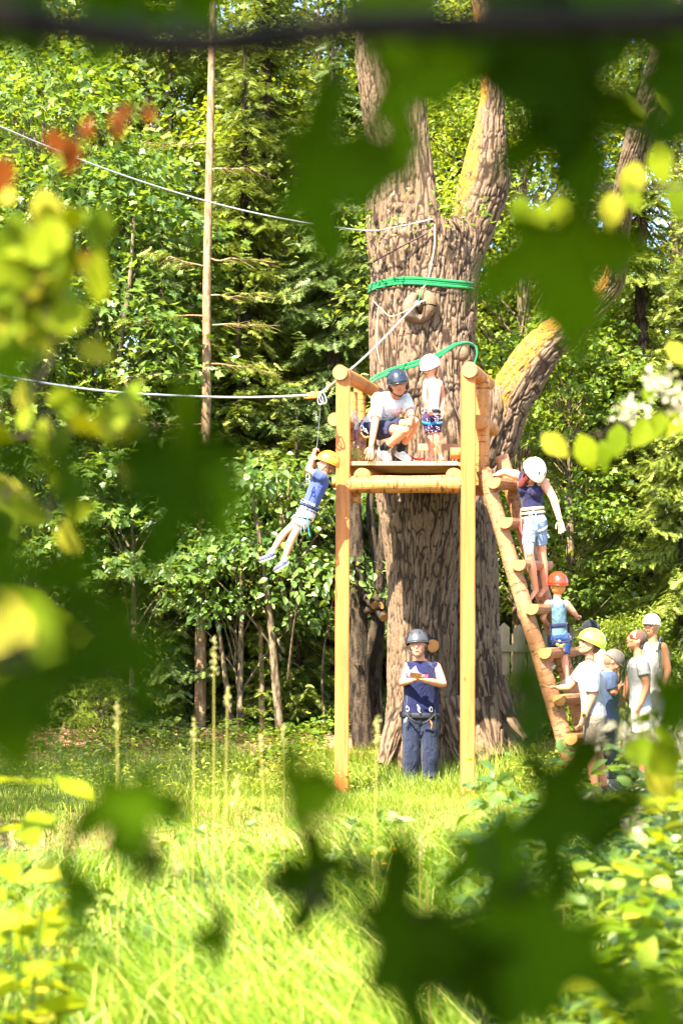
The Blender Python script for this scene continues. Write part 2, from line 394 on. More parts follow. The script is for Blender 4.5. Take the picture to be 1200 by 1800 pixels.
bank = k.fr(sp.outputs[2], -.12, -.3)
base = k.mix(wood, base, litter); base = k.mix(bank, base, lin(150, 120, 88))
M['ground'] = k.done(k.pbr(base, .95, k.bump(k.noise(co, 18, 5), .05), .1))
structure(link('ground', mesh_np('ground', V, np.stack([I, I + 1, I + nx + 1, I + nx], -1), [M['ground']])))
k = NT('pond_water'); co = k.coord()
M['water'] = k.done(k.pbr(lin(60, 62, 38), .08, k.bump(k.noise(k.scale(co, (3, 9, 1)), 1, 3), .02), .5))
g = G(); g.add([(-60, 10.5, -.33), (60, 10.5, -.33), (60, 19, -.33), (-60, 19, -.33)], [(0, 1, 2, 3)])
structure(g.build('water', M['water']))

# ---------------------------------------------------------------- grass
def grass(name, mat, N, xr, yr, h, w, dens=None, segs=3, lean=.5, label=None, tintlo=0., seed=1, htmap=None):
    r = np.random.default_rng(seed)
    x = r.uniform(*xr, N); y = r.uniform(*yr, N)
    if dens is not None:
        kq = r.random(N) < dens(x, y); x, y = x[kq], y[kq]
    n = len(x); hh = h * r.uniform(.45, 1.25, n) * (.55 + .9 * vn(x * 1.6, y * 1.6, s=3))
    if htmap is not None: hh = hh * htmap(x, y)
    a = r.uniform(0, 2 * np.pi, n); ln = lean * hh * r.uniform(.2, 1.4, n)
    bl = vn(x * .8, y * .8, s=9) * 6.28; a = np.where(r.random(n) < .5, a, bl)
    d = np.stack([np.cos(a), np.sin(a), 0 * a], -1); tw = r.uniform(0, np.pi, n); sd = np.stack([np.cos(tw), np.sin(tw) * .5, 0 * a], -1)
    p = np.stack([x, y, gz(x, y) - .02], -1); V = []
    for i in range(segs + 1):
        t = i / segs; c = p + d * (ln * t ** 2)[:, None]; c[:, 2] += hh * (t - .35 * t ** 3 * lean * 1.2)
        ww = w * (1 - t ** 1.5) * (.6 + .8 * vhash(np.arange(n), 3))
        V += [c - sd * ww[:, None], c + sd * ww[:, None]]
    V = np.stack(V, 1); b = (np.arange(n) * (2 * segs + 2))[:, None]
    f = np.concatenate([b + np.array([[2 * i, 2 * i + 1, 2 * i + 3, 2 * i + 2]]) for i in range(segs)], 0)
    t = np.clip(r.normal(.5, .22, n) + .35 * (vn(x * .9, y * .9, s=5) - .5) + tintlo, 0, 1)
    o = link(name, mesh_np(name, V.reshape(-1, 3), f, [mat], fattr={'tint': np.tile(t, segs)}, smooth=False)); return stuff(o)
grass('bank_grass', M['grass'], 105000, (-6.2, 6.2), (17.6, 24.2), .22, .0045, seed=2,
      dens=lambda x, y: np.clip(1.15 - np.clip((y - np.where(x < -.3, 21.5, 22.4)) / 1.2, 0, 1) - .9 * (vn(x * 1.1 + 7, y * 1.1) > .78) * (y < 19.2), 0, 1),
      htmap=lambda x, y: .55 + 1.25 * np.exp(-((y - 21.9) / 1.1) ** 2) * (vn(x * 1.2, y, s=4) > .3) + .35 * np.clip((19.2 - y), 0, 1), tintlo=.08)
grass('meadow_grass', M['grass_near'], 60000, (-3.6, 3.6), (3.1, 11.8), .42, .0065, segs=4, lean=.7, seed=4,
      dens=lambda x, y: (np.abs(x) < .26 * y + .5) * (1 - .6 * (fbm(x * .9 + 4, y * .9, o=2) > .62)), tintlo=.12,
      htmap=lambda x, y: np.clip(1.15 - .05 * (y - 4), .6, 1.2))
grass('far_meadow_grass', M['grass'], 26000, (-12, 12), (28.5, 40), .5, .012, segs=2, seed=6, tintlo=.2)

# ---------------------------------------------------------------- trees
def trunk(g, pts, r, n=10, k=14, noise=.12, seed=0):
    p = spline(pts, k); rr = np.interp(np.linspace(0, 1, k), np.linspace(0, 1, len(r)), r); loft(g, p, rr, n=n, noise=noise, seed=seed)
def spruce_mesh(name, H, R, mat, seed, z0=.6, droop=.55, gap=.42, tw=1.0, low=0.):
    r = np.random.default_rng(seed); pos, yd, nr, sz, tn = [], [], [], [], []
    g = G(); tr = [(0, 0, -.2), (r.uniform(-.05, .05), 0, H * .5), (0, 0, H)]; trunk(g, tr, [H * .014 + .03, H * .009 + .02, .015], 9, 14)
    gb = G(); z = z0
    while z < H - .3:
        f = 1 - z / H; L0 = R * (f ** .75) + .15
        for b in range(int(r.integers(5, 8))):
            az = r.uniform(0, 2 * np.pi); L = L0 * r.uniform(.7, 1.12); dz = -droop * r.uniform(.7, 1.3)
            o = np.array([math.cos(az), math.sin(az), 0]); s = np.array([-o[1], o[0], 0]); zz = z + r.uniform(-.2, .2)
            ns = max(4, int(L / (.085 / tw))); t = np.linspace(.1, 1, ns); base = o[None] * (L * t)[:, None]
            base[:, 2] = zz + L * (dz * t + (.32 - dz * .25) * t ** 3 * .9); tb = r.uniform(.3, .62)
            if L > .5: tube(gb, np.vstack([[0, 0, zz], base[::max(1, ns // 4)], base[-1:]]), np.linspace(.018, .004, len(base[::max(1, ns // 4)]) + 2), 4, cap=False)
            for sg in (-1, 1):
                tl = (.10 + .34 * L * (1 - t) ** .8 * np.minimum(1, t * 4)) * r.uniform(.7, 1.2, ns)
                for q in range(3):
                    kk = tl > (.0, .22, .42)[q]
                    if not kk.any(): continue
                    fwd = n_(o * .75 + s * sg * (.8 + .1 * q) + r.normal(size=(kk.sum(), 3)) * .22); fwd[:, 2] -= (.28 + .3 * q) * r.uniform(.4, 1.8, kk.sum()); fwd = n_(fwd)
                    st = base[kk] + n_(o * .7 + s * sg * .9) * (tl[kk] * (0, .36, .68)[q])[:, None]; st[:, 2] -= tl[kk] * (0, .12, .34)[q]
                    pos.append(st); yd.append(fwd); nr.append(n_(np.array([0, 0, 1.]) + r.normal(size=fwd.shape) * .45))
                    sz.append(np.clip(tl[kk], .12, .24) * (1, .95, .85)[q]); tn.append(np.clip(tb + .22 * t[kk] ** 3 + r.normal(size=kk.sum()) * .14 + .07 * q, 0, 1))
        z += gap * r.uniform(.75, 1.2) * (.6 + .5 * f)
    pos, yd, nr, sz, tn = map(np.concatenate, (pos, yd, nr, sz, tn))
    ch = scatter(TWIG, pos, yd, nr, sz); crown = cloud_mesh(name + '_crown', mat, [ch], [tn])
    bm = mesh_np(name + '_branch', gb.V, gb.F, [M['bark_dark']]); tm = mesh_np(name + '_trunk', g.V, g.F, [M['bark_dark']])
    return tm, bm, crown
def leafy_mesh(name, H, R, mat, seed, tpl=MAPLE, size=.12, nclump=70, per=60, z0=.12, stems=1, bark='bark_grey', flat=.4, top=1., leggy=True):
    r = np.random.default_rng(seed); g = G(); cl = []; gl = G()
    for s_ in range(stems):
        a = r.uniform(0, 6.28); off = np.array([math.cos(a), math.sin(a), 0]) * (.0 if stems == 1 else R * .45)
        trunk(g, [(off[0] * .15, off[1] * .15, -.2), (off[0] * .5 + r.uniform(-.15, .15), off[1] * .5, H * .45), (off[0], off[1], H * .92)], [.012 * H + .015, .008 * H + .012, .01], 8, 14, seed=s_)
    for i in range(nclump):
        zt = r.uniform(z0, 1) ** .9; rad = R * (math.sin(math.pi * min(1, (zt * .86 + .1))) ** .55) * (r.random() ** .4); a = r.uniform(0, 6.28)
        c = np.array([rad * math.cos(a), rad * math.sin(a), H * zt]); cl.append(c)
        if leggy and i % 2 == 0:
            zb = max(.2, c[2] - rad * .8 - .3); tube(gl, [(c[0] * .05, c[1] * .05, zb), (c[0] * .55, c[1] * .5, (zb + c[2]) / 2 + .1), tuple(c)], [.022, .012, .004], 5, 6, cap=False)
    pos, yd, nr, sz, tn = [], [], [], [], []
    for c in cl:
        n = int(per * r.uniform(.6, 1.4)); cr = R * .3 * r.uniform(.7, 1.3) + .12
        d = rdir(n, r) * (r.random((n, 1)) ** .45) * cr; d[:, 2] *= flat; d[:, 2] -= .25 * (d[:, 0] ** 2 + d[:, 1] ** 2) / cr
        pos.append(c + d); o = n_(d + np.array([c[0], c[1], 0]) * .3 + 1e-5); o[:, 2] -= .35
        yd.append(n_(o + r.normal(size=(n, 3)) * .45)); nr.append(n_(np.array([0, -.25, 1.]) + r.normal(size=(n, 3)) * .5))
        sz.append(size * r.uniform(.6, 1.25, n)); tn.append(np.clip(r.uniform(.15, .6) + r.normal(size=n) * .2 , 0, 1))
    pos, yd, nr, sz, tn = map(np.concatenate, (pos, yd, nr, sz, tn))
    crown = cloud_mesh(name + '_crown', mat, [scatter(tpl, pos, yd, nr, sz)], [tn])
    return mesh_np(name + '_trunk', g.V, g.F, [M[bark]]), mesh_np(name + '_branch', gl.V, gl.F, [M[bark]]), crown
def plant_tree(kind, label, cat, meshes, x, y, rot=0, sc=1., group=None, sz=None):
    t = thing(kind, label, cat, (x, y, float(gz(x, y)) - .03), group); t.rotation_euler.z = rot; t.scale = (sc, sc, sz or sc)
    for nm, me in zip(('trunk', 'branches', 'crown'), meshes):
        if me is not None and len(me.vertices): link(nm, me, t)
    return t
def atpx(px, Y): return (px - 600) * Y / F

sprA = spruce_mesh('spruce_a', 15, 2.5, M['spruce_a'], 11)
sprB = spruce_mesh('spruce_b', 12, 2.2, M['spruce_b'], 12, droop=.7)
sprC = spruce_mesh('spruce_c', 7, 1.7, M['spruce_a'], 13, z0=.3, gap=.34)
sprD = spruce_mesh('spruce_d', 14, 2.6, M['spruce_a'], 14, droop=.85, gap=.4)
lfA = leafy_mesh('maple_a', 11, 2.4, M['leaf_a'], 21, MAPLE, .15, 105, 85, z0=.25)
lfB = leafy_mesh('maple_b', 9, 2.0, M['leaf_c'], 22, MAPLE, .155, 85, 85, stems=2, z0=.3)
lfC = leafy_mesh('beech_c', 14, 2.8, M['leaf_b'], 23, KITE, .13, 150, 150)
lfD = leafy_mesh('shrub_d', 3.4, 1.3, M['leaf_c'], 24, OVAL, .11, 34, 60, z0=.5, stems=3)
lfE = leafy_mesh('shrub_e', 2.3, 1.0, M['leaf_b'], 25, KITE, .07, 46, 110, z0=.05, stems=3)
lfF = leafy_mesh('maple_f', 4.6, 1.7, M['leaf_c'], 26, MAPLE_BIG, .15, 34, 46, z0=.45, flat=.3)

gN = 'spruces growing in the wood behind the oak'; gL = 'leafy trees growing in the wood behind the fence'
rows = [  # kind, px, Y, rot, scale, meshes
 ('s', 470, 29.0, .4, 1.0, sprA, 'tall sunlit spruce right of the thin bare trunk, behind the swinging child'),
 ('s', 585, 27.2, 1.2, .95, sprB, 'dark drooping spruce just behind the left platform post'),
 ('s', 300, 31.5, 2.2, 1.05, sprB, 'dark spruce deep in the wood left of the thin bare trunk'),
 ('s', 1125, 26.2, .9, .8, sprD, 'spruce with hanging boughs right of the mossy oak limb'),
 ('s', 1205, 24.2, 2.9, .55, sprD, 'young yellow green spruce at the right beyond the onlookers'),
 ('s', 1010, 31.0, .2, .78, sprA, 'tall spruce half hidden behind the mossy oak limb'),
 ('s', 522, 26.0, 3.3, .7, sprC, 'small spruce between the wooden fence and the left platform post'),
 ('s', 340, 26.6, 5.1, .40, sprC, 'low spruce at the foot of the thin bare trunk'),
 ('s', 420, 26.8, 4.1, .95, sprC, 'bushy young spruce touching the thin bare trunk'),
 ('s', 285, 25.7, 2.9, .64, sprB, 'drooping young spruce just left of the thin bare trunk, above the leaf litter'),
 ('s', 430, 27.4, 1.9, .8, sprD, 'feathery tall spruce immediately right of the thin bare trunk'),
 ('s', 470, 25.3, .7, .4, sprC, 'low feathery spruce under the feet of the swinging child'),
 ('s', 255, 25.2, 2.2, .42, sprC, 'low feathery spruce on the leaf litter left of the thin bare trunk'),
 ('s', 120, 25.0, 4.2, .5, sprC, 'low spruce at the far left of the wood edge'),
 ('l', 75, 27.0, .5, 1.0, lfA, 'broad mid green maple filling the upper left of the wood'),
 ('l', 215, 26.4, 1.9, .98, lfB, 'cool green maple with two stems left of the thin bare trunk'),
 ('l', 15, 25.6, 3.9, .8, lfB, 'cool green maple at the left edge of the wood'),
 ('l', 230, 24.9, 2.5, .86, lfF, 'low maple with large pale star shaped leaves above the leaf litter'),
 ('l', 505, 24.6, .3, 1.18, lfD, 'oval leaved shrub tree behind the swinging child'),
 ('l', 420, 25.0, 1.3, .9, lfD, 'smaller oval leaved shrub left of the swinging child'),
 ('l', 915, 28.0, .1, .95, lfC, 'bright yellow green beech right behind the oak'),
 ('l', 1000, 25.8, 5.0, .62, lfA, 'mid green maple below the mossy oak limb'),
 ('l', 560, 32.5, 3.1, 1.1, lfC, 'yellow green beech far behind the platform'),
]
for kd, px, Y, rot, sc, ms, lab in rows:
    plant_tree('spruce_tree' if kd == 's' else 'leafy_tree', lab, 'spruce' if kd == 's' else 'tree', ms, atpx(px, Y), Y, rot, sc, gN if kd == 's' else gL)
back = random.Random(5)
for i in range(30):
    Y = 33.5 + (i % 3) * 4.5 + back.uniform(-1, 1); px = -260 + (i // 3) * 178 + (i % 3) * 60 + back.uniform(-30, 30)
    ms, sc = ((sprA, 1.1), (lfC, 1.2), (sprD, 1.15), (sprB, 1.3), (lfA, 1.45))[(i * 7 + i // 3) % 5]
    if 900 < px < 1150: sc *= .58
    sp_ = ms in (sprA, sprD, sprB)
    plant_tree('spruce_tree' if sp_ else 'leafy_tree', 'tall dark spruce far back in the wood beyond the board fence' if sp_ else 'tall leafy tree far back in the wood beyond the board fence',
               'spruce' if sp_ else 'tree', ms, atpx(px, Y), Y, back.uniform(0, 6), sc, 'far spruces beyond the fence' if sp_ else 'far leafy trees beyond the fence')

# thin bare spruce trunk with dry boughs
Y = 25.2; x = atpx(364, Y); t = thing('bare_spruce_tree', 'tall thin tan spruce trunk with dry side boughs, left of the swinging child', 'tree', (x, Y, float(gz(x, Y)) - .05))
def PW(px, py, Y, dy=0): return P(px, py, Y + dy)
g = G(); trunk(g, [P(352, 1290, Y), P(354, 1000, Y), P(363, 700, Y), P(364, 480, Y), P(370, 220, Y), P(374, -30, Y), P(374, -260, Y)], [.088, .078, .068, .062, .055, .045, .03], 12, 40, .1, 3)
g.build('trunk', M['bark_tan'], t)
def dry_bough(px, py, L, sg, seed, up=.1):
    r = np.random.default_rng(seed); g = G(); a = P(px, py, Y); pts = [a]
    for q in range(5): pts.append(pts[-1] + np.array([sg * L / 5, r.uniform(-.12, .05), up * L / 5 + r.uniform(-.05, .04)]))
    pp = spline(pts, 14); tube(g, pp, np.linspace(.016, .004, 14), 5)
    for q in range(3, 14):
        for s in (-1, 1):
            l_ = r.uniform(.12, .38); tube(g, [pp[q], pp[q] + np.array([sg * l_ * .7, s * l_ * .5, -l_ * r.uniform(-.1, .5)])], [.005, .002], 3, cap=False)
    b = g.build('bough', M['bark_tan'], t)
    n = 36; base = pp[r.integers(4, 14, n)] + r.normal(size=(n, 3)) * .06
    c = cloud_mesh('needles', M['spruce_a'], [scatter(TWIG, base - wloc(t), n_(np.c_[np.full(n, sg * .8), r.normal(size=n) * .6, r.uniform(-.9, .1, n)]), n_(np.c_[r.normal(size=(n, 2)) * .4, np.ones(n)]), r.uniform(.12, .2, n))], [r.uniform(.4, 1, n)])
    link('needle_spray', c, b)
for i, (py, L, sg) in enumerate([(452, .9, 1), (470, .8, -1), (520, .8, 1), (556, 1.2, -1), (572, .9, 1), (640, 1.0, 1), (655, 1.3, -1), (745, 1.1, -1), (300, .7, 1), (250, .8, -1), (860, 1.0, 1), (930, 1.0, -1), (985, .9, 1)]):
    dry_bough(364, py, L, sg, 60 + i, up=(-.12, .1, -.05)[i % 3])
# bare stems and dark trunks beside the oak
def stem_tree(label, pts, r, mat='bark_dark', group=None, name='bare_tree', noise=.14, seed=0):
    t = thing(name, label, 'tree', tuple(pts[0]), group); g = G(); trunk(g, pts, r, 11, 22, noise, seed); g.build('trunk', M[mat], t); return t
Yd = 23.6
ts = stem_tree('thick dark trunk left of the oak with sawn off branch stubs', [P(640, 1315, Yd), P(632, 1200, Yd), P(628, 1000, Yd), P(622, 880, Yd), P(618, 760, Yd), P(622, 690, Yd)], [.17, .14, .12, .1, .06, .02])
for (a, b, r_) in (((634, 1040), (657, 1064), .055), ((652, 1052), (674, 1086), .06), ((640, 1075), (669, 1064), .05)):
    g = G(); pa, pb = P(*a, Yd), P(*b, Yd) + np.array([0, -.3, 0]); loft(g, spline([pa, pb], 5), [r_ * 1.15] * 4 + [r_], n=14, noise=.06, mi=0, capmi=1); g.build('sawn_stub', [M['bark_dark'], M['endg']], ts)
g = G(); trunk(g, [P(634, 1180, Yd), P(655, 1110, Yd), P(668, 1000, Yd), P(672, 860, Yd), P(655, 700, Yd)], [.08, .07, .06, .05, .04]); g.build('fork', M['bark_dark'], ts)
stem_tree('slim dark trunk leaning against the left side of the oak', [P(662, 1290, 23.9), P(660, 1180, 23.9), P(668, 1040, 23.9), P(650, 900, 23.9), P(662, 800, 23.9)], [.1, .09, .08, .06, .05])
stem_tree('dark trunk close behind the left platform post', [P(608, 1290, 25), P(612, 1100, 25), P(618, 900, 25), P(612, 760, 25)], [.09, .08, .06, .02])
stem_tree('crooked grey leaning stem left of the thin bare trunk', [P(300, 1000, 26), P(275, 790, 25.8), P(240, 720, 25.6), P(212, 630, 25.5), P(228, 500, 25.5), P(236, 380, 25.7)], [.05, .045, .045, .04, .035, .02], 'bark_grey')
stem_tree('slim tan trunk in the shrubs right of the thin bare trunk', [P(352, 1260, 26.5), P(366, 1000, 26.5), P(384, 830, 26.5)], [.05, .045, .03], 'bark_tan')
stem_tree('short dark trunk in front of the board fence', [P(462, 1310, 25), P(461, 1230, 25), P(458, 1100, 25)], [.05, .045, .03], 'bark_tan')
# undergrowth at the edge of the wood
r = np.random.default_rng(31); N = 13000
x = r.uniform(-6, 6.5, N); y = 22.0 + r.random(N) ** 1.1 * 4.2; kq = (vn(x * 1.5, y * 1.5, s=2) > .38) & ((y > 23.1) | (x < -.2)) & ((x < .2) | (x > 2.1)); x, y = x[kq], y[kq]; n = len(x)
pos = np.c_[x, y, gz(x, y) + .03 + r.random(n) ** 1.5 * .42 * vn(x * 2, y * 2, s=8)]
stuff(link('undergrowth', cloud_mesh('undergrowth', M['leaf_a'], [scatter(KITE, pos, rdir(n, r) * [1, 1, .3], n_(np.c_[r.normal(size=(n, 2)) * .5, np.ones(n)]), r.uniform(.06, .14, n))], [np.clip(r.normal(.35, .2, n), 0, 1)])))
N = 9000; x = r.uniform(-5.8, 4, N); y = r.uniform(19.6, 23.6, N); kq = (vn(x * 1.1 + 3, y * 1.1, s=5) > .5) & ((x < .4) | (x > 2.)); x, y = x[kq], y[kq]; n = len(x)
pos = np.c_[x, y, gz(x, y) + .05 + r.random(n) * .34]
stuff(link('herbs', cloud_mesh('herbs', M['leaf_b'], [scatter(KITE, pos, rdir(n, r) * [1, 1, .4], n_(np.c_[r.normal(size=(n, 2)) * .5, np.ones(n)]), r.uniform(.035, .075, n))], [np.clip(r.normal(.6, .2, n), 0, 1)])))
N = 7000; x = r.normal(-3.7, 1.2, N); y = r.uniform(24.0, 27.2, N); n = N; pos = np.c_[x, y, gz(x, y) + .015 + .03 * r.random(n)]
stuff(link('leaf_litter', cloud_mesh('leaf_litter', M['litter'], [scatter(KITE, pos, rdir(n, r) * [1, 1, .1], n_(np.c_[r.normal(size=(n, 2)) * .35, np.ones(n)]), r.uniform(.04, .09, n))], [r.random(n)])))
for i, (px, py, Yq, sc, lab) in enumerate([(892, 1290, 23.4, .3, 'small sunlit bush between the oak root and the ladder'), (915, 1270, 24.6, .42, 'bright bush behind the ladder in front of the board fence'),
      (180, 1330, 24.0, .4, 'low dark bush at the foot of the maples'), (1090, 1250, 23.4, .8, 'green bush behind the waiting onlookers'), (1010, 1250, 24.5, .62, 'green bush behind the ladder foot')]):
    plant_tree('bush', lab, 'bush', lfE, atpx(px, Yq), Yq, i * 1.7, sc)

# ---------------------------------------------------------------- board fence
Yf = 27.2
def fence(x0, x1, label, Yf, seed=0, pitch=.215, fm='fence'):
    rr = random.Random(seed); t = thing('board_fence', label, 'fence', ((x0 + x1) / 2, Yf, .3))
    meshes = []
    for q in range(4):
        g = G(); w = .165 + .01 * q; h = 1.62; v = [(-w / 2, -.012), (w / 2, -.012), (w / 2, .012), (-w / 2, .012)]
        z1 = h - .05; pk = .07
        V = [(a, b, 0) for a, b in v] + [(a, b, z1) for a, b in v] + [(0, -.012, z1 + pk), (0, .012, z1 + pk)]
        F_ = [(3, 2, 1, 0), (0, 1, 5, 8, 4), (2, 3, 7, 9, 6), (1, 2, 6, 5), (3, 0, 4, 7), (4, 8, 9, 7), (8, 5, 6, 9)]
        me = mesh_np('board', np.array(V), F_, [M[fm]], smooth=False); meshes.append(me)
    x = x0
    while x < x1:
        o = link('board', meshes[rr.randrange(4)], t, (x - t.location.x, rr.uniform(-.006, .006), rr.uniform(-.03, .03))); o.rotation_euler = (0, rr.uniform(-.012, .012), 0); x += pitch + rr.uniform(-.006, .008)
    for z in (.42, 1.28):
        g = G(); box(g, ((x0 + x1) / 2, Yf - .045, .3 + z), x1 - x0 + .2, .045, .1, mi=0); g.build('rail', M[fm], t, smooth=False)
    xx = x0
    while xx < x1 + .1:
        g = G(); box(g, (xx, Yf + .07, .3 + .75), .1, .1, 1.7, ch=.01); g.build('post', M[fm], t, smooth=False); xx += 2.3
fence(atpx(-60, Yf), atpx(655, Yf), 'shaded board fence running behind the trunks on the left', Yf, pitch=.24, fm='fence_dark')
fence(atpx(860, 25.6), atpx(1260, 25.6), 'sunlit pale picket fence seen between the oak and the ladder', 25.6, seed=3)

# ---------------------------------------------------------------- the oak
def bark_loft(secs, nu, dv, seed=0, cell=.075, elong=7., amp=.022, flare=None, moss=None, cap=True, fl=None):
    """secs: list of (point, rx, ry); returns mesh data with furrow / moss attributes"""
    pts = np.array([s[0] for s in secs]); L = np.sum(np.linalg.norm(np.diff(pts, axis=0), axis=1)); m = max(8, int(L / dv))
    c = spline(pts, m); R = spline(np.array([[s[1], s[2], 0] for s in secs]), m)[:, :2]; T = n_(np.gradient(c, axis=0))
    X = np.array([1., 0, 0]); S = n_(X - T * (T @ X)[:, None]); U = np.cross(T, S)
    th = np.linspace(0, 2 * np.pi, nu, endpoint=False)[None]; al = np.concatenate([[0], np.cumsum(np.linalg.norm(np.diff(c, axis=0), axis=1))])[:, None]
    ct, sn = np.cos(th), np.sin(th); rad = 1 + .10 * (fbm(ct * 1.6 + 9, sn * 1.6 + 4, al * .55, seed, 3) - .5) * 2
    if flare is not None: rad = rad * flare(th, al)
    Rm = R.mean(); kx = Rm / cell; kv = 1 / (cell * elong)
    wx = .6 * (fbm(ct * kx * .5 + 3, sn * kx * .5, al * kv * 1.3, seed + 3, 3) - .5)
    n1 = vn(ct * kx + wx * 2.2 + 40, sn * kx + wx * 2.2 + 40, al * kv + wx, seed + 11); n2 = vn(ct * kx * 1.25 - wx * 2 + 70, sn * kx * 1.25 + 70, al * kv * 1.5 - wx * 1.5, seed + 12)
    n3 = vn(ct * kx * 2.6 + wx * 3 + 20, sn * kx * 2.6 + 20, al * kv * 2.6, seed + 13); n4 = vn(ct * kx * .9 + 15, sn * kx * .9 + wx * 3, al * kv * 4.5 + wx * 3, seed + 14)
    cw = .55 + 1.1 * fbm(ct * 1.7 + 3, sn * 1.7, al * .9, seed + 31, 2); e1 = np.clip(np.abs(n1 - .5) / (.15 * cw), 0, 1); e2 = np.clip(np.abs(n2 - .5) / (.12 * cw), 0, 1); e3 = np.clip(np.abs(n3 - .5) / .16, 0, 1); e4 = np.clip(np.abs(n4 - .5) / .07, 0, 1)
    fw = np.minimum(e1, e2) * (.6 + .4 * e3) * (.72 + .28 * e4); fw = fw * fw * (3 - 2 * fw)
    patch = .55 + .9 * fbm(ct * 2, sn * 2, al * 1.1, seed + 20, 2); rr = amp * patch * (fw - .6)
    V = c[:, None] + S[:, None] * ((R[:, :1] * rad + rr) * ct)[..., None] + U[:, None] * ((R[:, 1:] * rad + rr) * sn)[..., None]
    nrm = S[:, None] * ct[..., None] + U[:, None] * sn[..., None]
    n = nu; i = np.arange(m - 1)[:, None] * n; j = np.arange(n)[None]; jj = (j + 1) % n
    Fq = np.stack([i + j, i + jj, i + n + jj, i + n + j], -1).reshape(-1, 4)
    mo = moss(V, nrm, al) if moss else np.zeros(fw.shape)
    return V.reshape(-1, 3), Fq, fw.ravel(), mo.ravel()
def px_secs(rows, Y, dy=None, depth=1.0):
    return [(P((l + r_) / 2, py, Y if dy is None else Y + d), (r_ - l) / 2 * (Y if dy is None else Y + d) / F, (r_ - l) / 2 * Y / F * depth) for (py, l, r_, *dd) in rows for d in [dd[0] if dd else 0]]
YO = 22.35
oak = thing('oak_tree', 'huge furrowed oak carrying the wooden platform, with a mossy limb to the right', 'tree', (P(745, 1330, YO)[0], YO, .3))
def oak_part(name, secs, nu, dv, **k):
    V, Fq, fw, mo = bark_loft(secs, nu, dv, **k); return link(name, mesh_np(name, V - wloc(oak), Fq, [M['oak']], vattr={'furrow': fw, 'moss': mo}), oak)
mtop = lambda k=1.: (lambda V, nrm, al: k * np.clip(nrm[..., 2] * .9 - nrm[..., 0] * .55 + .25, 0, 1))
fl_main = lambda th, al: 1 + .12 * np.exp(-al / .3) * (.45 + .55 * np.cos(5 * th + .6)) 
oak_part('trunk', px_secs([(1395, 668, 822), (1330, 674, 812), (1250, 680, 806), (1150, 682, 806), (1050, 682, 812), (960, 675, 830), (870, 662, 848), (780, 656, 852), (700, 652, 842), (610, 648, 834), (540, 648, 838), (480, 650, 842), (430, 652, 848), (395, 660, 838)], YO, depth=.82), 440, .013, seed=1, flare=fl_main, amp=.022, cell=.042)
fl2 = lambda th, al: 1 + .55 * np.exp(-al / .3) * (.5 + .5 * np.cos(3 * th - .5))
oak_part('second_stem', px_secs([(1330, 812, 905, .1), (1270, 808, 893, .1), (1180, 806, 882, .08), (1100, 800, 878, .05), (1000, 790, 875, .02), (900, 778, 868, 0), (820, 770, 858, 0)], YO), 220, .018, seed=2, flare=fl2, amp=.022, cell=.042)
oak_part('left_limb', px_secs([(500, 655, 770), (420, 645, 762), (320, 645, 752), (230, 642, 732), (160, 634, 718), (80, 626, 710), (0, 646, 730), (-100, 650, 726)], YO, depth=.9), 190, .018, seed=3, amp=.018, cell=.04, elong=5)
oak_part('slim_limb', px_secs([(430, 720, 782), (340, 728, 768), (260, 726, 756), (190, 724, 750), (120, 726, 746)], YO - .25), 90, .02, seed=4, amp=.015, cell=.05)
oak_part('right_limb', px_secs([(560, 752, 836), (470, 768, 846), (400, 788, 868), (320, 806, 897), (270, 818, 892), (210, 836, 888), (150, 846, 886), (60, 838, 884), (-60, 820, 880)], YO - .05, depth=.9), 190, .018, seed=5, amp=.02, cell=.042, elong=5,
         moss=lambda V, nrm, al: np.clip((-nrm[..., 0] * .9 - .1), 0, 1) * (.5 + np.abs(np.sin(al * 2.1 + .6))))
def lsec(px, py, w, dy=0): r_ = w / 2 * YO / F; return (P(px, py, YO + dy), r_, r_)
oak_part('mossy_limb', [lsec(835, 880, 60), lsec(868, 800, 68, -.1), lsec(888, 728, 74, -.2), lsec(916, 670, 80, -.3), lsec(955, 612, 68, -.4), lsec(1000, 572, 56, -.5), lsec(1045, 535, 44, -.6), lsec(1078, 490, 38, -.8), lsec(1086, 420, 34, -1.2), lsec(1098, 340, 38, -1.6), lsec(1124, 240, 44, -2.0), lsec(1160, 140, 54, -2.4), lsec(1195, 40, 60, -2.8), lsec(1240, -90, 64, -3.2)], 190, .016, seed=6, amp=.022, cell=.044, elong=4.5,
         moss=lambda V, nrm, al: np.clip(nrm[..., 2] * .9 - nrm[..., 0] * .6 + .36, 0, 1) * np.clip((al - .9) / .3, 0, 1) * np.clip((4.6 - al) / .5, 0, 1))
oak_part('limb_collar', [lsec(850, 800, 46, -.25), lsec(866, 745, 44, -.35), lsec(868, 705, 36, -.4), lsec(866, 680, 24, -.4)], 80, .02, seed=9, amp=.02, cell=.05)
# roots
for i, (pts, w) in enumerate([([(876, 1190), (890, 1245), (905, 1275), (924, 1300)], (26, 24, 20, 14)), ([(704, 1250), (688, 1300), (674, 1345)], (40, 34, 22)), ([(790, 1230), (808, 1300), (822, 1345)], (60, 50, 26)), ([(850, 1230), (862, 1290), (870, 1330)], (60, 44, 30))]):
    oak_part('root', [lsec(a, b, ww, -.15 - .12 * q) for q, ((a, b), ww) in enumerate(zip(pts, w))], 70, .02, seed=30 + i, amp=.02, cell=.055)
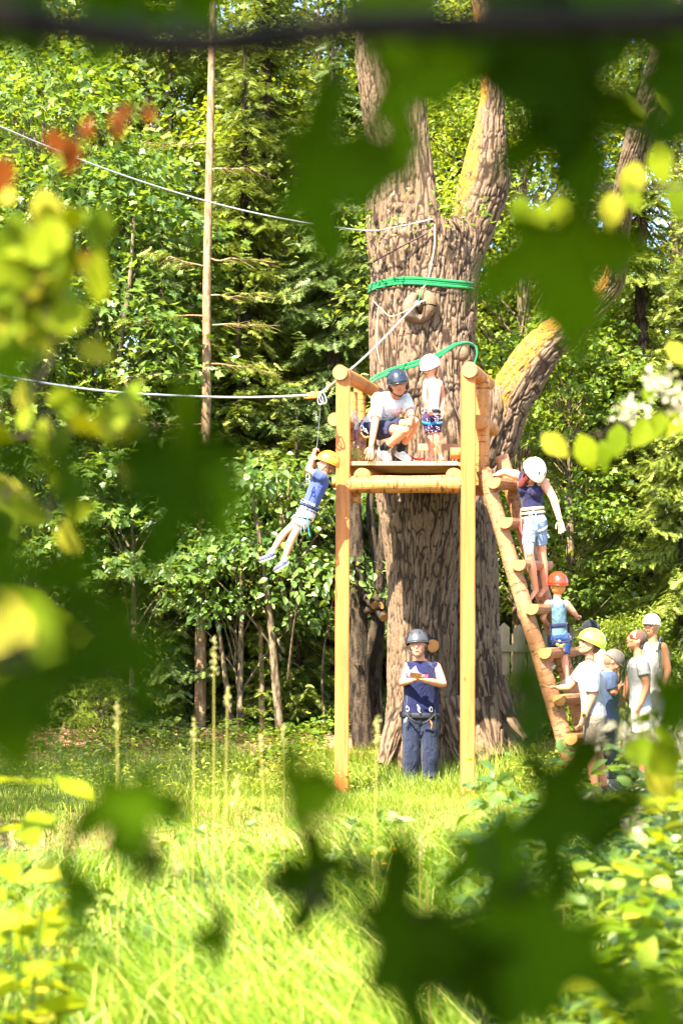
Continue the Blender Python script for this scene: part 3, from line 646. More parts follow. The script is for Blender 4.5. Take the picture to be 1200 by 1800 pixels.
# burl with a hollow, and sawn stub behind the standing man
g = G(); c = P(737, 538, YO - .60); th = np.linspace(0, 2 * np.pi, 29)[:-1]
ring = [c + np.array([math.cos(a) * .13 + .01 * math.sin(3 * a), -.03 * math.cos(a * 2), math.sin(a) * .16]) for a in th]; ring.append(ring[0])
loft(g, ring, [.075 + .02 * math.sin(2 * a + 1) for a in list(th) + [0]], n=14, noise=.18, seed=4, cap=False)
V_ = g.build('burl', M['oak'], oak); at = V_.data.attributes.new('furrow', 'FLOAT', 'POINT'); at.data.foreach_set('value', np.full(len(V_.data.vertices), .75, np.float32))
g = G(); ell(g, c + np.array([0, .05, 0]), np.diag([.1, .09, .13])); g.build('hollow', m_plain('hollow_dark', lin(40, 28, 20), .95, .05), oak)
g = G(); ell(g, P(812, 622, YO - .62), np.diag([.09, .07, .1])); sb = g.build('knot', M['oak'], oak); at = sb.data.attributes.new('furrow', 'FLOAT', 'POINT'); at.data.foreach_set('value', np.full(len(sb.data.vertices), .8, np.float32))
g = G(); loft(g, spline([P(758, 1132, YO - .4), P(760, 1135, YO - .86)], 4), [.088, .084, .082, .08], n=20, noise=.05, capmi=1); g.build('sawn_stub', [M['oak'], M['endg']], oak)

# ivy-like twigs in front of the oak fork
stuff(link('oak_twigs', cloud_mesh('oak_twigs', M['leaf_a'], [scatter(KITE, np.vstack([P(px, py, 21.6) + RNG.normal(size=(n, 3)) * [s * 1.4, s, s * .6] for px, py, n, s in ((640, 400, 160, .3), (600, 330, 110, .3), (820, 375, 70, .16), (790, 350, 50, .12))]),
      rdir(390), n_(np.c_[RNG.normal(size=(390, 2)) * .5, np.ones(390)]), RNG.uniform(.05, .1, 390))], [RNG.random(390)])))

# ---------------------------------------------------------------- slings, cables
def path_band(g, pts, w, th, k=40):
    p = spline(pts, k); loft(g, p, w, th, S=np.repeat([[0, 0, 1.]], k, 0), U=n_(np.cross(n_(np.gradient(p, axis=0)), [0, 0, 1.])), n=8)
M['sling'] = m_cloth('green_webbing', lin(24, 118, 66), .004, .3); M['steel'] = m_plain('galvanised_cable', lin(190, 190, 186), .35, .5, .2, 200, .001, .6)
M['rope'] = m_cloth('pale_rope', lin(176, 160, 138), .01)
t = thing('green_sling', 'upper green webbing sling wrapped level round the oak above the hollow', 'sling', tuple(P(740, 508, YO - .6)))
def around(y0, y1, off=.0, rx=.715, ry=.60, cy=0): 
    a = np.linspace(-.15, math.pi + .15, 15); cx = (649 + 835) / 2
    return [P(cx, y0 + (y1 - y0) * (1 - math.cos(x_)) / 2, YO) + np.array([-math.cos(x_) * rx, -math.sin(x_) * (ry + off), 0]) for x_ in a]
for dy_, o in ((0, .02), (5, .035), (-4, .03)):
    g = G(); pts = [p_ + np.array([0, 0, -.012 * math.sin(i_ * .9)]) for i_, p_ in enumerate(around(508 + dy_, 511 + dy_, o))]; path_band(g, pts, .017, .005); g.build('strap', M['sling'], t)
g = G(); path_band(g, [P(742, 508, YO - .68), P(738, 520, YO - .72), P(733, 532, YO - .74)], .018, .008, 10); g.build('strap', M['sling'], t)
g = G(); tube(g, [P(742, 508, YO - .68), P(752, 490, YO - .6), P(762, 440, YO - .62), P(764, 395, YO - .6)], .008, 6, 14); g.build('cord', M['rope'], t)
t = thing('green_sling', 'lower green webbing sling slanting round the oak behind the girl', 'sling', tuple(P(750, 630, YO - .6)))
for o, dd in ((.03, 0), (.05, 6)):
    g = G(); path_band(g, [P(650, 668 + dd, YO - .1), P(662, 660 + dd, YO - .45), P(690, 648 + dd, YO - .68 - o), P(730, 636 + dd, YO - .74 - o), P(765, 624 + dd, YO - .74 - o), P(798, 606 + dd * .4, YO - .72 - o), P(822, 603, YO - .5), P(836, 610, YO - .15)], .02, .006); g.build('strap', M['sling'], t)
g = G(); tube(g, [P(836, 608, YO - .4), P(838, 622, YO - .42), P(833, 640, YO - .42)], .014, 6, 8); g.build('strap_tail', M['sling'], t)
YK = 19.6
t = thing('zip_line_cable', 'steel zip line cable from the oak hollow to the swinging child and off left', 'cable', tuple(P(560, 693, YK)))
g = G(); tube(g, np.vstack([spline([P(733, 533, YO - .78), P(640, 628, 20.9), P(562, 692, YK)], 20), spline([P(556, 694, YK), P(460, 698, YK - .2), P(350, 697, YK - .5), P(180, 687, YK - 1.1), P(0, 660, YK - 1.9), P(-200, 622, YK - 2.8)], 30)]), .0125, 7); g.build('cable', M['steel'], t)
g = G(); sph(g, P(733, 534, YO - .78), .04); tube(g, [P(728, 540, YO - .76), P(733, 533, YO - .78), P(748, 528, YO - .7)], .014, 6, 6); g.build('cable_clamp', M['steel'], t)
t = thing('guy_cable', 'thin upper cable running from the oak fork to the upper left', 'cable', tuple(P(740, 395, YO - .6)))
g = G(); tube(g, [P(760, 385, YO - .6), P(700, 398, YO - .75), P(640, 405, 21), P(500, 385, 20.4), P(350, 350, 19.8), P(180, 295, 19), P(0, 222, 18.2), P(-150, 150, 17.6)], .0095, 6, 60); g.build('cable', M['steel'], t)
t = thing('tie_rope', 'dark cord slanting across the oak below the fork', 'rope', tuple(P(700, 440, YO - .6)))
g = G(); tube(g, [P(646, 465, YO - .1), P(660, 458, YO - .45), P(700, 436, YO - .66), P(760, 405, YO - .62)], .011, 6, 16); g.build('cord', m_plain('tarred_cord', lin(60, 40, 34)), t)
t = thing('tie_rope', 'thin pale line hanging loosely round the left side of the oak below the upper sling', 'rope', tuple(P(660, 560, YO - .6)))
g = G(); tube(g, [P(655, 528, YO - .45), P(672, 545, YO - .55), P(690, 556, YO - .66), P(733, 536, YO - .76)], .005, 5, 14); tube(g, [P(664, 540, YO - .5), P(661, 600, YO - .52), P(668, 640, YO - .6)], .004, 5, 8); g.build('cord', M['rope'], t)
t = thing('tie_rope', 'thin dark line hanging between the girl and the right platform post', 'rope', tuple(P(790, 700, YO - .7)))
g = G(); tube(g, [P(770, 640, YO - .75), P(784, 680, YO - .8), P(808, 738, 20.7)], .006, 5, 10); g.build('cord', m_plain('dark_cord', lin(70, 60, 55)), t)

# ---------------------------------------------------------------- the platform
YP = 20.0; DV = np.array([.27, 1.0, 0])     # side logs run back and slightly right
pl = thing('tree_platform', 'new wooden platform on two tall square posts built against the oak', 'platform', (P(708, 1400, YP)[0], YP + .4, 0))
def log(name, a, b, r_, mat='log', n=20, k=16, noise=.05, seed=0, parent=None, taper=1.):
    g = G(); loft(g, spline([a, b], k), np.linspace(r_, r_ * taper, k), n=n, noise=noise, seed=seed, capmi=1)
    return g.build(name, [M[mat], M['endg']], parent or pl)
for px0, px1, top, bot in ((590, 616, 650, 1412), (809, 835, 651, 1398)):
    a, b = P((px0 + px1) / 2, top, YP), P((px0 + px1) / 2, bot, YP)
    lean = -3 if px0 < 700 else -1
    g = G(); w = .165; z0, z1 = -.25, a[2]; x0 = P((px0 + px1) / 2 + lean, bot, YP)[0]
    X1 = a[0]; vs = []
    for zq, xq in ((z0, x0), (z1, X1)):
        e = .012; h = w / 2
        vs += [(xq + p_, YP + q_, zq) for p_, q_ in ((-h + e, -h), (h - e, -h), (h, -h + e), (h, h - e), (h - e, h), (-h + e, h), (-h, h - e), (-h, -h + e))]
    g.add(vs, [(j, (j + 1) % 8, 8 + (j + 1) % 8, 8 + j) for j in range(8)] + [tuple(range(8))[::-1], tuple(range(8, 16))])
    g.build('front_post', M['timber'], pl, smooth=False)
# rail logs sitting on the posts, running back
def back(px, py, r_, L, y0=-.2, nm='rail_log', seed=0, mat='log', rise=0):
    a = P(px, py, YP) + np.array([0, y0, 0]); log(nm, a, a + DV * L + np.array([0, 0, rise]), r_, mat, seed=seed, taper=.92)
back(597, 657, .088, 1.55, -.13, seed=1, rise=-.02); back(823, 652, .092, 1.2, -.12, seed=2, rise=-.02)
back(587, 735, .078, 1.5, .1, seed=3, rise=-.01); back(842, 737, .085, 1.0, .25, seed=4)
back(598, 812, .07, 1.5, .1, 'side_log', 5)
# rear log posts
for px, yt, yb, dyy, s_ in ((632, 676, 838, 1.25, 6), (618, 690, 838, .8, 8), (846, 662, 862, .55, 7)):
    log('rear_post', P(px, yb, YP + dyy), P(px + (2 if px > 700 else 0), yt, YP + dyy), .078 if px < 700 else .088, 'log', seed=s_, k=20, noise=.07)
for px, py in ((600, 720), (596, 772), (600, 748)): pass
# front beam, half-log joists, planks
a, b = P(600, 851, YP + .12), P(818, 851, YP + .12); log('front_beam', P(608, 852, YP + .02), P(812, 851, YP + .02), .105, 'log', seed=9, k=30, noise=.07, n=24)
log('rear_beam', P(596, 846, YP + 1.3), P(850, 846, YP + 1.3), .10, 'log2', seed=10)
for px, s_ in ((636, 1), (797, 2)):
    g = G(); th = np.linspace(0, np.pi, 11); r_ = .095; c = P(px, 836, YP - .03); st = []
    A, B = c, c + DV * 1.35
    for c_ in (A, B): st += [c_ + np.array([math.cos(t_) * r_, 0, math.sin(t_) * r_ * .95]) for t_ in th]
    g.add(st, [(j, 11 + j, 12 + j, j + 1) for j in range(10)] + [(10, 21, 11, 0)], 0, np.repeat([0, 1.35], 11), np.tile(th * r_, 2))
    for q, c_ in ((0, A), (11, B)): g.add([c_ + np.array([0, 0, .0])] + st[q:q + 11], [(0, j + 1, j + 2) for j in range(10)], 1, 0, 0, [1e-6] + [r_] * 11)
    g.build('half_log_joist', [M['log'], M['endg']], pl)
zt = P(0, 811, YP)[2]
for q in range(10):
    y0 = YP - .03 + q * .172; g = G(); xa, xb = P(614, 0, YP)[0] + .24 * (y0 - YP) - (0 if q == 0 else .02), P(806, 0, YP)[0] + .24 * (y0 - YP) + (.03 if q else 0)
    box(g, ((xa + xb) / 2, y0 + .08, zt - .024 + .003 * math.sin(q * 2.3)), .155, xb - xa, .045, X=(0, 1, 0), Y=(1, 0, 0), ch=.006); g.build('floor_plank', M['plank'], pl, smooth=False)
g = G(); box(g, P(770, 786, YP + 1.15), .5, .035, .08, ch=.0); g.build('kick_board', M['plank'], pl, smooth=False)
log('side_log', P(798, 797, YP + .9) + np.array([-.05, 0, 0]), P(812, 797, YP + .9), .07, seed=12, k=6)
log('post_block', P(624, 862, YP + .16), P(624, 884, YP + .16), .07, seed=13, k=5); log('side_log', P(592, 848, YP + .3) + np.array([-.06, 0, 0]), P(600, 848, YP + .3), .07, seed=14, k=5)
g = G(); box(g, P(852, 838, YP + .25), .1, .12, .22, ch=.008); g.build('post_block', M['timber'], pl, smooth=False)
g = G(); box(g, P(840, 862, YP + .45), .34, .1, .12, ch=.008); g.build('side_beam', M['timber'], pl, smooth=False)

# gear hung inside the left rail
M['metal'] = m_plain('carabiner_metal', lin(196, 196, 200), .3, .5, .1, 60, .001, .85)
t = thing('climbing_gear', 'bundle of steel carabiners and purple and grey slings hanging inside the left railing', 'climbing gear', tuple(P(625, 735, YP + .4)))
def carab(parent, c, s=.05, tilt=0., mat='metal', name='carabiner', rad=.006):
    g = G(); th = np.linspace(0, 2 * np.pi, 15); pts = [c + np.array([s * .55 * math.cos(a + tilt) * (1 - .2 * math.sin(a)), .008 * math.sin(a * 2), s * math.sin(a + tilt * .0)]) for a in th]; tube(g, pts, rad, 6, cap=False); return g.build(name, M[mat], parent)
for i, (px, py) in enumerate(((620, 735), (624, 742), (629, 736), (622, 728), (627, 748))): carab(t, P(px, py, YP + .38 - i * .03), .045 + .01 * (i % 2), i)
for i, (col, px) in enumerate(((lin(120, 90, 160), 622), (lin(150, 140, 150), 628), (lin(110, 80, 140), 633))):
    g = G(); path_band(g, [P(px, 745, YP + .36), P(px - 1, 765, YP + .34), P(px + 3, 786, YP + .33), P(px + 5, 770, YP + .3), P(px + 2, 748, YP + .33)], .012, .004, 16); g.build('sling', m_cloth('sling_%d' % i, col), t)
stuff(link('wood_wool', cloud_mesh('wood_wool', M['dry'], [scatter(KITE, P(622, 800, YP + .5) + RNG.normal(size=(260, 3)) * [.07, .12, .05], rdir(260), rdir(260), RNG.uniform(.04, .09, 260), .25)], [RNG.random(260)])))
t = tag(None or thing('red_strap', 'red padded strap lying on the planks between the crouching man and the girl', 'strap', tuple(P(728, 806, YP + .35))), 'red padded strap lying on the planks between the crouching man and the girl', 'strap')
g = G(); path_band(g, [P(708, 806, YP + .3), P(716, 801, YP + .35), P(730, 807, YP + .3), P(744, 806, YP + .35)], .012, .03, 14); g.build('webbing', m_cloth('red_webbing', lin(160, 30, 40)), t)

# ---------------------------------------------------------------- the ladder
YL = 20.05
ld = thing('log_ladder', 'steep rustic ladder of peeled logs leaning against the right side of the platform', 'ladder', tuple(P(1003, 1338, YL)))
A, B = P(1005, 1345, YL), P(853, 838, YL + .1); OB = np.array([.31, .46, 0])
gx = n_(B - A)
log('stringer', A, B + gx * .08, .104, 'log2', n=22, k=60, noise=.09, seed=20, parent=ld, taper=.85)
log('stringer', A + OB, B + OB + gx * .3, .1, 'log2', n=22, k=60, noise=.09, seed=21, parent=ld, taper=.85)
outv = n_(np.cross(OB, gx)); outv = outv if outv[0] > 0 else -outv
for i, (px, py) in enumerate(((869, 852), (888, 922), (914, 996), (938, 1073), (963, 1150), (987, 1232), (1008, 1300))):
    t_ = (P(px, py, YL)[2] - A[2]) / (B[2] - A[2]); c = A + (B - A) * t_ + outv * .145
    g = G(); th = np.linspace(0, 2 * np.pi, 15)[:-1]; rr = .092; ring = []
    pr = []
    for a_ in th:
        u_, w_ = math.cos(a_) * rr, math.sin(a_) * rr * .95; w_ = min(w_, .038); pr.append((u_, w_))
    e0, e1 = c - n_(OB) * .13, c + OB + n_(OB) * .05; D = n_(OB); Xr = n_(np.cross(D, [0, 0, 1])); Xr = Xr if Xr[0] > 0 else -Xr
    tl = .12 * math.sin(i * 2.1); Zr = n_(np.array([0, 0, 1.]) + Xr * tl); vs = []
    for s_ in np.linspace(0, 1, 8):
        q = e0 + (e1 - e0) * s_; vs += [q + Xr * u_ * (1 + .05 * math.sin(s_ * 9 + i)) + Zr * w_ for u_, w_ in pr]
    g.add(vs, [(r0 * 14 + j, r0 * 14 + (j + 1) % 14, (r0 + 1) * 14 + (j + 1) % 14, (r0 + 1) * 14 + j) for r0 in range(7) for j in range(14)], 0, np.repeat(np.linspace(0, .85, 8) + i, 14), np.tile(th * .1, 8))
    for q0, o_ in ((0, e0), (98, e1)): g.add([o_] + vs[q0:q0 + 14], [(0, j + 1, (j + 1) % 14 + 1) for j in range(14)], 1, 0, 0, [1e-6] + [.09] * 14)
    g.build('rung', [M['log2'], M['endg']], ld, smooth=False)
# ---------------------------------------------------------------- people
def m_skin(name, col):
    k = NT(name); co = k.coord()
    c = k.mix(k.fr(k.noise(co, 12, 3), .4, .7, 0, .3), col, (col[0] * .95, col[1] * .72, col[2] * .66, 1))
    return k.done(k.pbr(c, .5, k.bump(k.noise(co, 90, 2), .002), .35, Subsurface_Weight=.12, Subsurface_Radius=(.02, .008, .004), Subsurface_Scale=.6))
M['skin'] = m_skin('skin', lin(196, 136, 106)); M['skin_tan'] = m_skin('tanned_skin', lin(178, 120, 88))
M['eye'] = m_plain('eyeball', lin(215, 212, 205), .2, .5, 0); M['iris'] = m_plain('iris', lin(40, 32, 28), .2, .6, 0)
M['lips'] = m_plain('lips', lin(168, 92, 82), .5, .3, .1); M['black'] = m_plain('black_webbing', lin(30, 30, 34), .6, .3, .3)
def shell_mat(name, col, rough=.3): return m_plain(name, col, rough, .5, .1, 8, .0005)
def uv3(a): return n_(np.asarray(a, float))
class Person:
    def __init__(s, label, Y, J, s_=1., stout=1., look=(0, -1, 0), skin='skin', headtilt=(0, 0, 1), base=None, dark_hair=(60, 42, 30), vox=.011, hr=1.):
        s.s, s.Y, s.stout = s_, Y, stout
        s.J = {k: P(v[0], v[1], Y + (v[2] if len(v) > 2 else 0)) for k, v in J.items()}
        j = s.J; b = base if base is not None else (j['anL'] + j['anR']) / 2 - np.array([0, 0, .08])
        s.t = thing('person', label, 'person', tuple(b)); s.skin = M[skin]; s.vox = vox
        s.pel = (j['hiL'] + j['hiR']) / 2; s.chest = (j['shL'] + j['shR']) / 2; s.up = n_(s.chest - s.pel)
        s.sS = n_(j['shL'] - j['shR']); s.sH = n_(j['hiL'] - j['hiR']); s.hw = np.linalg.norm(j['shL'] - j['shR']) / 2; s.hh = np.linalg.norm(j['hiL'] - j['hiR']) / 2
        s.fw = n_(np.cross(s.sS, s.up)); s.h = j['head']; s.f = uv3(look); u = uv3(headtilt); s.l = n_(np.cross(u, s.f)); s.u = np.cross(s.f, s.l); s.hr = 1.08 * hr * (s_ ** .3)
    def torso(s, g, t0, t1, inf=0., n=16, k=12, hem=0.):
        """t=0 at hip joints, 1 at shoulder joints"""
        tt = np.array([-.16, -.08, 0, .18, .42, .7, .88, 1.0, 1.07, 1.16]); q, st = s.s, s.stout
        A = np.array([.075, .135, .178, .168, .158, .176, .186, .165, .12, .06]) * q; B = np.array([.08, .11, .128, .118, .112, .128, .126, .10, .08, .054]) * q
        A[:6] *= st; B[:7] *= st; t = np.linspace(t0, t1, k); a = np.interp(t, tt, A) + inf; b = np.interp(t, tt, B) + inf
        kk = np.clip(t, 0, 1)[:, None]; sc = (1 - kk) * (s.hh / (.088 * q)) + kk * (s.hw / (.185 * q)); a = a * np.clip(sc[:, 0], .55, 1.12)
        if hem: a[0] += hem; b[0] += hem
        S = n_(s.sH * (1 - kk) + s.sS * kk); c = s.pel + (s.chest - s.pel) * t[:, None]
        S = n_(S - s.up * (S @ s.up)[:, None]); U = np.cross(S, s.up); loft(g, c, a, b, S=S, U=U, n=n); return c, a, b, S, U
    def limb(s, g, names, radii, f0=0., f1=1., inf=0., flat=False, k=14, flare=0.):
        p = np.array([s.J[n] for n in names]); d = np.concatenate([[0], np.cumsum(np.linalg.norm(np.diff(p, axis=0), axis=1))]); d /= d[-1]
        t = np.linspace(f0, f1, k); c = np.stack([np.interp(t, d, p[:, i]) for i in range(3)], -1)
        R = np.interp(t, np.linspace(0, 1, len(radii)), radii) * s.s + inf; R[-1] += flare
        loft(g, c, R, n=12); 
        if not flat:
            sph(g, c[0], R[0] * .98); sph(g, c[-1], R[-1] * .98)
        return c, R
    ARM = [.060, .056, .049, .046, .040, .031]; LEG = [.094, .086, .069, .058, .063, .050, .040]
    def hand(s, g, wr, d, nrm, curl=.5, sgn=1, sc=None, spread=.12):
        q = (sc or s.s) * 1.0; d = n_(d); nrm = n_(nrm - d * np.dot(nrm, d)); x = n_(np.cross(d, nrm)) * sgn
        loft(g, [wr - d * .02 * q, wr + d * .02 * q, wr + d * .055 * q, wr + d * .092 * q], np.array([.024, .034, .041, .037]) * q, np.array([.02, .016, .015, .012]) * q, S=[x] * 4, U=[nrm] * 4, n=10)
        for i, (o, L) in enumerate(((-.03, .062), (-.010, .074), (.011, .082), (.031, .072))):
            b = wr + d * .08 * q + x * o * q; a = spread * o / .03; dd = n_(d + x * a); pts = [b]; ang = 0
            for seg in (.42, .32, .26):
                ang += curl * (.7, 1., .8)[(.42, .32, .26).index(seg)]; v = dd * math.cos(ang) + nrm * math.sin(ang); pts.append(pts[-1] + v * L * seg * q * 1.15)
            tube(g, pts, np.array([.0092, .0088, .008, .0062]) * q, 7); sph(g, pts[-1], .0062 * q, 6, 4)
        b = wr + d * .022 * q + x * .03 * q; v = n_(d * .7 + x * .75 + nrm * .25); p1 = b + v * .035 * q; p2 = p1 + n_(d + x * .2 + nrm * (.2 + curl * .5)) * .032 * q
        tube(g, [b, p1, p2, p2 + n_(d + nrm * curl) * .018 * q], np.array([.0125, .0105, .0095, .007]) * q, 7)
    def body(s, hands, bare_feet=False, legs=True, foot=None):
        j = s.J; g = G(); e = G(); s.torso(g, -.12, 1.16, -.004)
        for q in 'LR':
            s.limb(g, ['sh' + q, 'el' + q, 'wr' + q], s.ARM); sph(g, j['sh' + q], .058 * s.s)
            if legs: s.limb(g, ['hi' + q, 'kn' + q, 'an' + q], [r_ * s.stout ** .7 for r_ in s.LEG]); sph(g, j['kn' + q], .053 * s.s)
            if bare_feet:
                a, t_ = j['an' + q], j['to' + q]; d = n_(t_ - a); loft(g, [a - d * .02, a + d * .06 * s.s, a + d * .13 * s.s, t_], np.array([.034, .034, .04, .026]) * s.s, np.array([.034, .03, .02, .012]) * s.s, n=10)
                for i in range(5):
                    x = n_(np.cross(d, [0, 0, 1.])); tube(e, [t_ + x * (i - 2) * .014 * s.s - d * .01, t_ + x * (i - 2) * .015 * s.s + d * (.022 - .003 * i) * s.s], [.009 * s.s, .006 * s.s], 6)
            hd = hands.get(q)
            if hd: s.hand(e, j['wr' + q], np.array(hd[0], float), np.array(hd[1], float), hd[2], hd[3] if len(hd) > 3 else 1)
        nb = s.pel + (s.chest - s.pel) * 1.06; r = s.hr; c, f, l, u = s.h, s.f, s.l, s.u
        tube(g, [nb - s.up * .02, (nb + c - f * .01) / 2, c - u * .06 - f * .015], np.array([.058, .052, .054]) * (s.s ** .7), 12)
        ell(g, c - f * .008, [l * .077 * r, f * .095 * r, u * .112 * r], 14, 10); ell(g, c + f * .028 * r - u * .055 * r, [l * .056 * r, f * .058 * r, u * .062 * r], 12, 8)
        ell(g, c + f * .05 * r - u * .095 * r, [l * .028 * r, f * .026 * r, u * .02 * r]); ell(g, c + f * .094 * r - u * .022 * r, [l * .015 * r, f * .02 * r, u * .026 * r], 8, 6)
        for q in (-1, 1): ell(g, c + l * q * .079 * r - u * .015 * r, [l * .012 * r, f * .02 * r, u * .032 * r], 8, 6); ell(g, c + f * .072 * r + l * q * .038 * r - u * .03 * r, [l * .022 * r, f * .018 * r, u * .022 * r], 8, 6)
        s.b = rbuild(g, s.vox, 'body', s.skin, s.t, 3, e)
        for q in (-1, 1):
            gg = G(); ell(gg, c + f * .079 * r + l * q * .032 * r + u * .002, [l * .014 * r, f * .012 * r, u * .009 * r], 8, 6); eo = gg.build('eye', M['eye'], s.b)
            gg = G(); ell(gg, c + f * .088 * r + l * q * .032 * r + u * .002, [l * .008 * r, f * .005 * r, u * .008 * r], 8, 5); gg.build('iris', M['iris'], s.b)
            gg = G(); tube(gg, [c + f * .088 * r + l * q * .016 * r + u * .021 * r, c + f * .090 * r + l * q * .032 * r + u * .027 * r, c + f * .078 * r + l * q * .052 * r + u * .02 * r], .0045 * r, 5, 6); gg.build('eyebrow', s.hairm if hasattr(s, 'hairm') else M['iris'], s.b)
        gg = G(); ell(gg, c + f * .086 * r - u * .062 * r, [l * .024 * r, f * .01 * r, u * .008 * r], 10, 6); gg.build('mouth', M['lips'], s.b)
    def hair(s, col, blobs, name='hair'):
        m = m_cloth('hair_%d_%d' % (int(col[0] * 999), len(blobs)), col, .01, .5); s.hairm = m; g = G(); c, f, l, u, r = s.h, s.f, s.l, s.u, s.hr
        for (a, b_, d, ra, rb, rc) in blobs: ell(g, c + (l * a + f * b_ + u * d) * r, [l * ra * r, f * rb * r, u * rc * r], 12, 8)
        V, Fq = remesh(g, .01, 2); off = wloc(s.t)
        nz = np.sin(V[:, 0] * 260 + V[:, 2] * 40) * .002; V = V + nz[:, None] * s.f[None]; link(name, mesh_np(name, V - off, Fq, [m]), s.t)
    def helmet(s, mat, vents=True, tilt=0., brim=.0, sc=1., strap=True, cut=-.12, name='helmet'):
        r = s.hr * sc; l = s.l; f = n_(s.f * math.cos(tilt) + s.u * math.sin(tilt)); u = np.cross(f, l); c = s.h + s.u * .028 * r - s.f * .008; 
        g = G(); nu, nv = 26, 10; 
        def pt(i, jj, k_):
            p = (math.pi / 2 - math.asin(cut)) * jj / nv; t_ = 2 * math.pi * i / nu; rx = .104 * r * k_; ry = .126 * r * k_; rz = .118 * r * k_
            ext = brim * max(0, math.sin(t_)) ** 3 * (jj / nv) ** 8
            return c + l * (rx * math.sin(p) * math.cos(t_)) + f * (ry * math.sin(p) * math.sin(t_) + ext) + u * rz * math.cos(p)
        O = [[pt(i, jj, 1) for i in range(nu)] for jj in range(1, nv + 1)]; I_ = [[pt(i, jj, .92) for i in range(nu)] for jj in range(1, nv + 1)]
        V = [c + u * .118 * r] + sum(O, []) + [c + u * .108 * r] + sum(I_, []); N = 1 + nu * nv; fs = []
        for b in (0, N):
            fs += [(b, b + 1 + i, b + 1 + (i + 1) % nu) for i in range(nu)]
            for jj in range(nv - 1):
                fs += [(b + 1 + jj * nu + i, b + 1 + (jj + 1) * nu + i, b + 1 + (jj + 1) * nu + (i + 1) % nu, b + 1 + jj * nu + (i + 1) % nu) for i in range(nu)]
        e0 = 1 + (nv - 1) * nu; fs += [(e0 + i, N + e0 + i, N + e0 + (i + 1) % nu, e0 + (i + 1) % nu) for i in range(nu)]
        g.add(V, fs); ho = g.build(name, mat, s.t)
        ge = G(); ring = [x for x in O[-1]] + [O[-1][0]]; tube(ge, ring, .005 * r, 6, cap=False); ge.build('rim', mat, ho)
        if vents:
            for th_, p_ in ((.5, .75), (math.pi - .5, .75), (1.15, .95), (math.pi - 1.15, .95), (-.4, .9), (math.pi + .4, .9), (-1.2, .9), (math.pi + 1.2, .9)):
                o = l * (math.sin(p_) * math.cos(th_)) * .104 + f * (math.sin(p_) * math.sin(th_)) * .126 + u * math.cos(p_) * .118; q = c + o * r; nn = n_(o); tt = n_(np.cross(nn, l) + .001); 
                gg = G(); ell(gg, q, [n_(np.cross(nn, tt)) * .008 * r, tt * .02 * r, nn * .004 * r], 8, 5); gg.build('vent', M['black'], ho)
        if strap:
            gg = G(); h = s.h; 
            for q in (-1, 1): tube(gg, [h + l * q * .09 * r + u * .0, h + l * q * .078 * r - u * .06 * r + f * .02, h + f * .05 * r - u * .118 * r], .006 * r, 6, 8)
            gg.build('chin_strap', M['black'], ho)
        return ho
    def cloth(s, name, mat, build, vox=.012, smooth=3):
        g = G(); build(g); return rbuild(g, vox, name, mat, s.t, smooth)
    def shirt(s, mat, t0=.05, sleeve=.5, inf=.016, top=1.09, name='shirt', sinf=.022):
        def b(g):
            s.torso(g, t0, top, inf, hem=.006)
            for q in 'LR':
                if sleeve > 0: s.limb(g, ['sh' + q, 'el' + q, 'wr' + q], s.ARM, 0, sleeve, sinf, flat=False if sleeve < .0 else True, flare=.006); sph(g, s.J['sh' + q], (.058 * s.s + sinf * .75))
                else: sph(g, s.J['sh' + q] * .93 + s.chest * .07, .064 * s.s + .006)
        return s.cloth(name, mat, b)
    def tank(s, mat, t0=.05, top=.86, inf=.012, name='tank_top', strapw=.028):
        def b(g):
            c, a, bb, S, U = s.torso(g, t0, top, inf, hem=.004)
            if getattr(s, 'bust', False):
                for q in (-1, 1): ell(g, s.pel + (s.chest - s.pel) * .72 + s.fw * .10 * s.s + s.sS * q * .072, [s.sS * .07, s.fw * .06, s.up * .07])
            for q in (-1, 1):
                x = s.sS * q * s.hw * .58; ct = s.pel + (s.chest - s.pel) * (top - .03); r_ = .115 * s.s * s.stout
                tp = s.chest + s.up * .045 * s.s + x * .95
                path_band_h(g, [ct + x + s.fw * (r_ + .0), ct + x + s.fw * (r_ * .95) + s.up * .05, tp + s.fw * .03, tp - s.fw * .03, ct + x - s.fw * (r_ * .95) + s.up * .05, ct + x - s.fw * r_], strapw * s.s, .012, s.sS)
        return s.cloth(name, mat, b)
    def pants(s, mat, frac, top=.2, inf=.016, name='shorts', linf=.02, flare=.008, low=-.13):
        def b(g):
            s.torso(g, low, top, inf)
            for q in 'LR':
                s.limb(g, ['hi' + q, 'kn' + q, 'an' + q], [r_ * s.stout ** .7 for r_ in s.LEG], 0, frac, linf, flat=True, flare=flare); sph(g, s.J['hi' + q], .088 * s.s * s.stout ** .7 + inf)
        return s.cloth(name, mat, b)
    def belt(s, mat, t=.12, w=.022, inf=.03, name='harness_belt'):
        g = G(); gg = G(); c, a, b, S, U = s.torso(gg, t, t + .01, inf, k=2); th = np.linspace(0, 2 * np.pi, 25)
        ring = [c[0] + S[0] * math.cos(x) * a[0] + U[0] * math.sin(x) * b[0] for x in th]; n = len(ring)
        Sx = np.repeat([s.up], n, 0); T = n_(np.gradient(np.array(ring), axis=0)); loft(g, ring, w * s.s, .008, S=Sx, U=np.cross(T, Sx), n=8, cap=False)
        return g.build(name, mat, s.t)
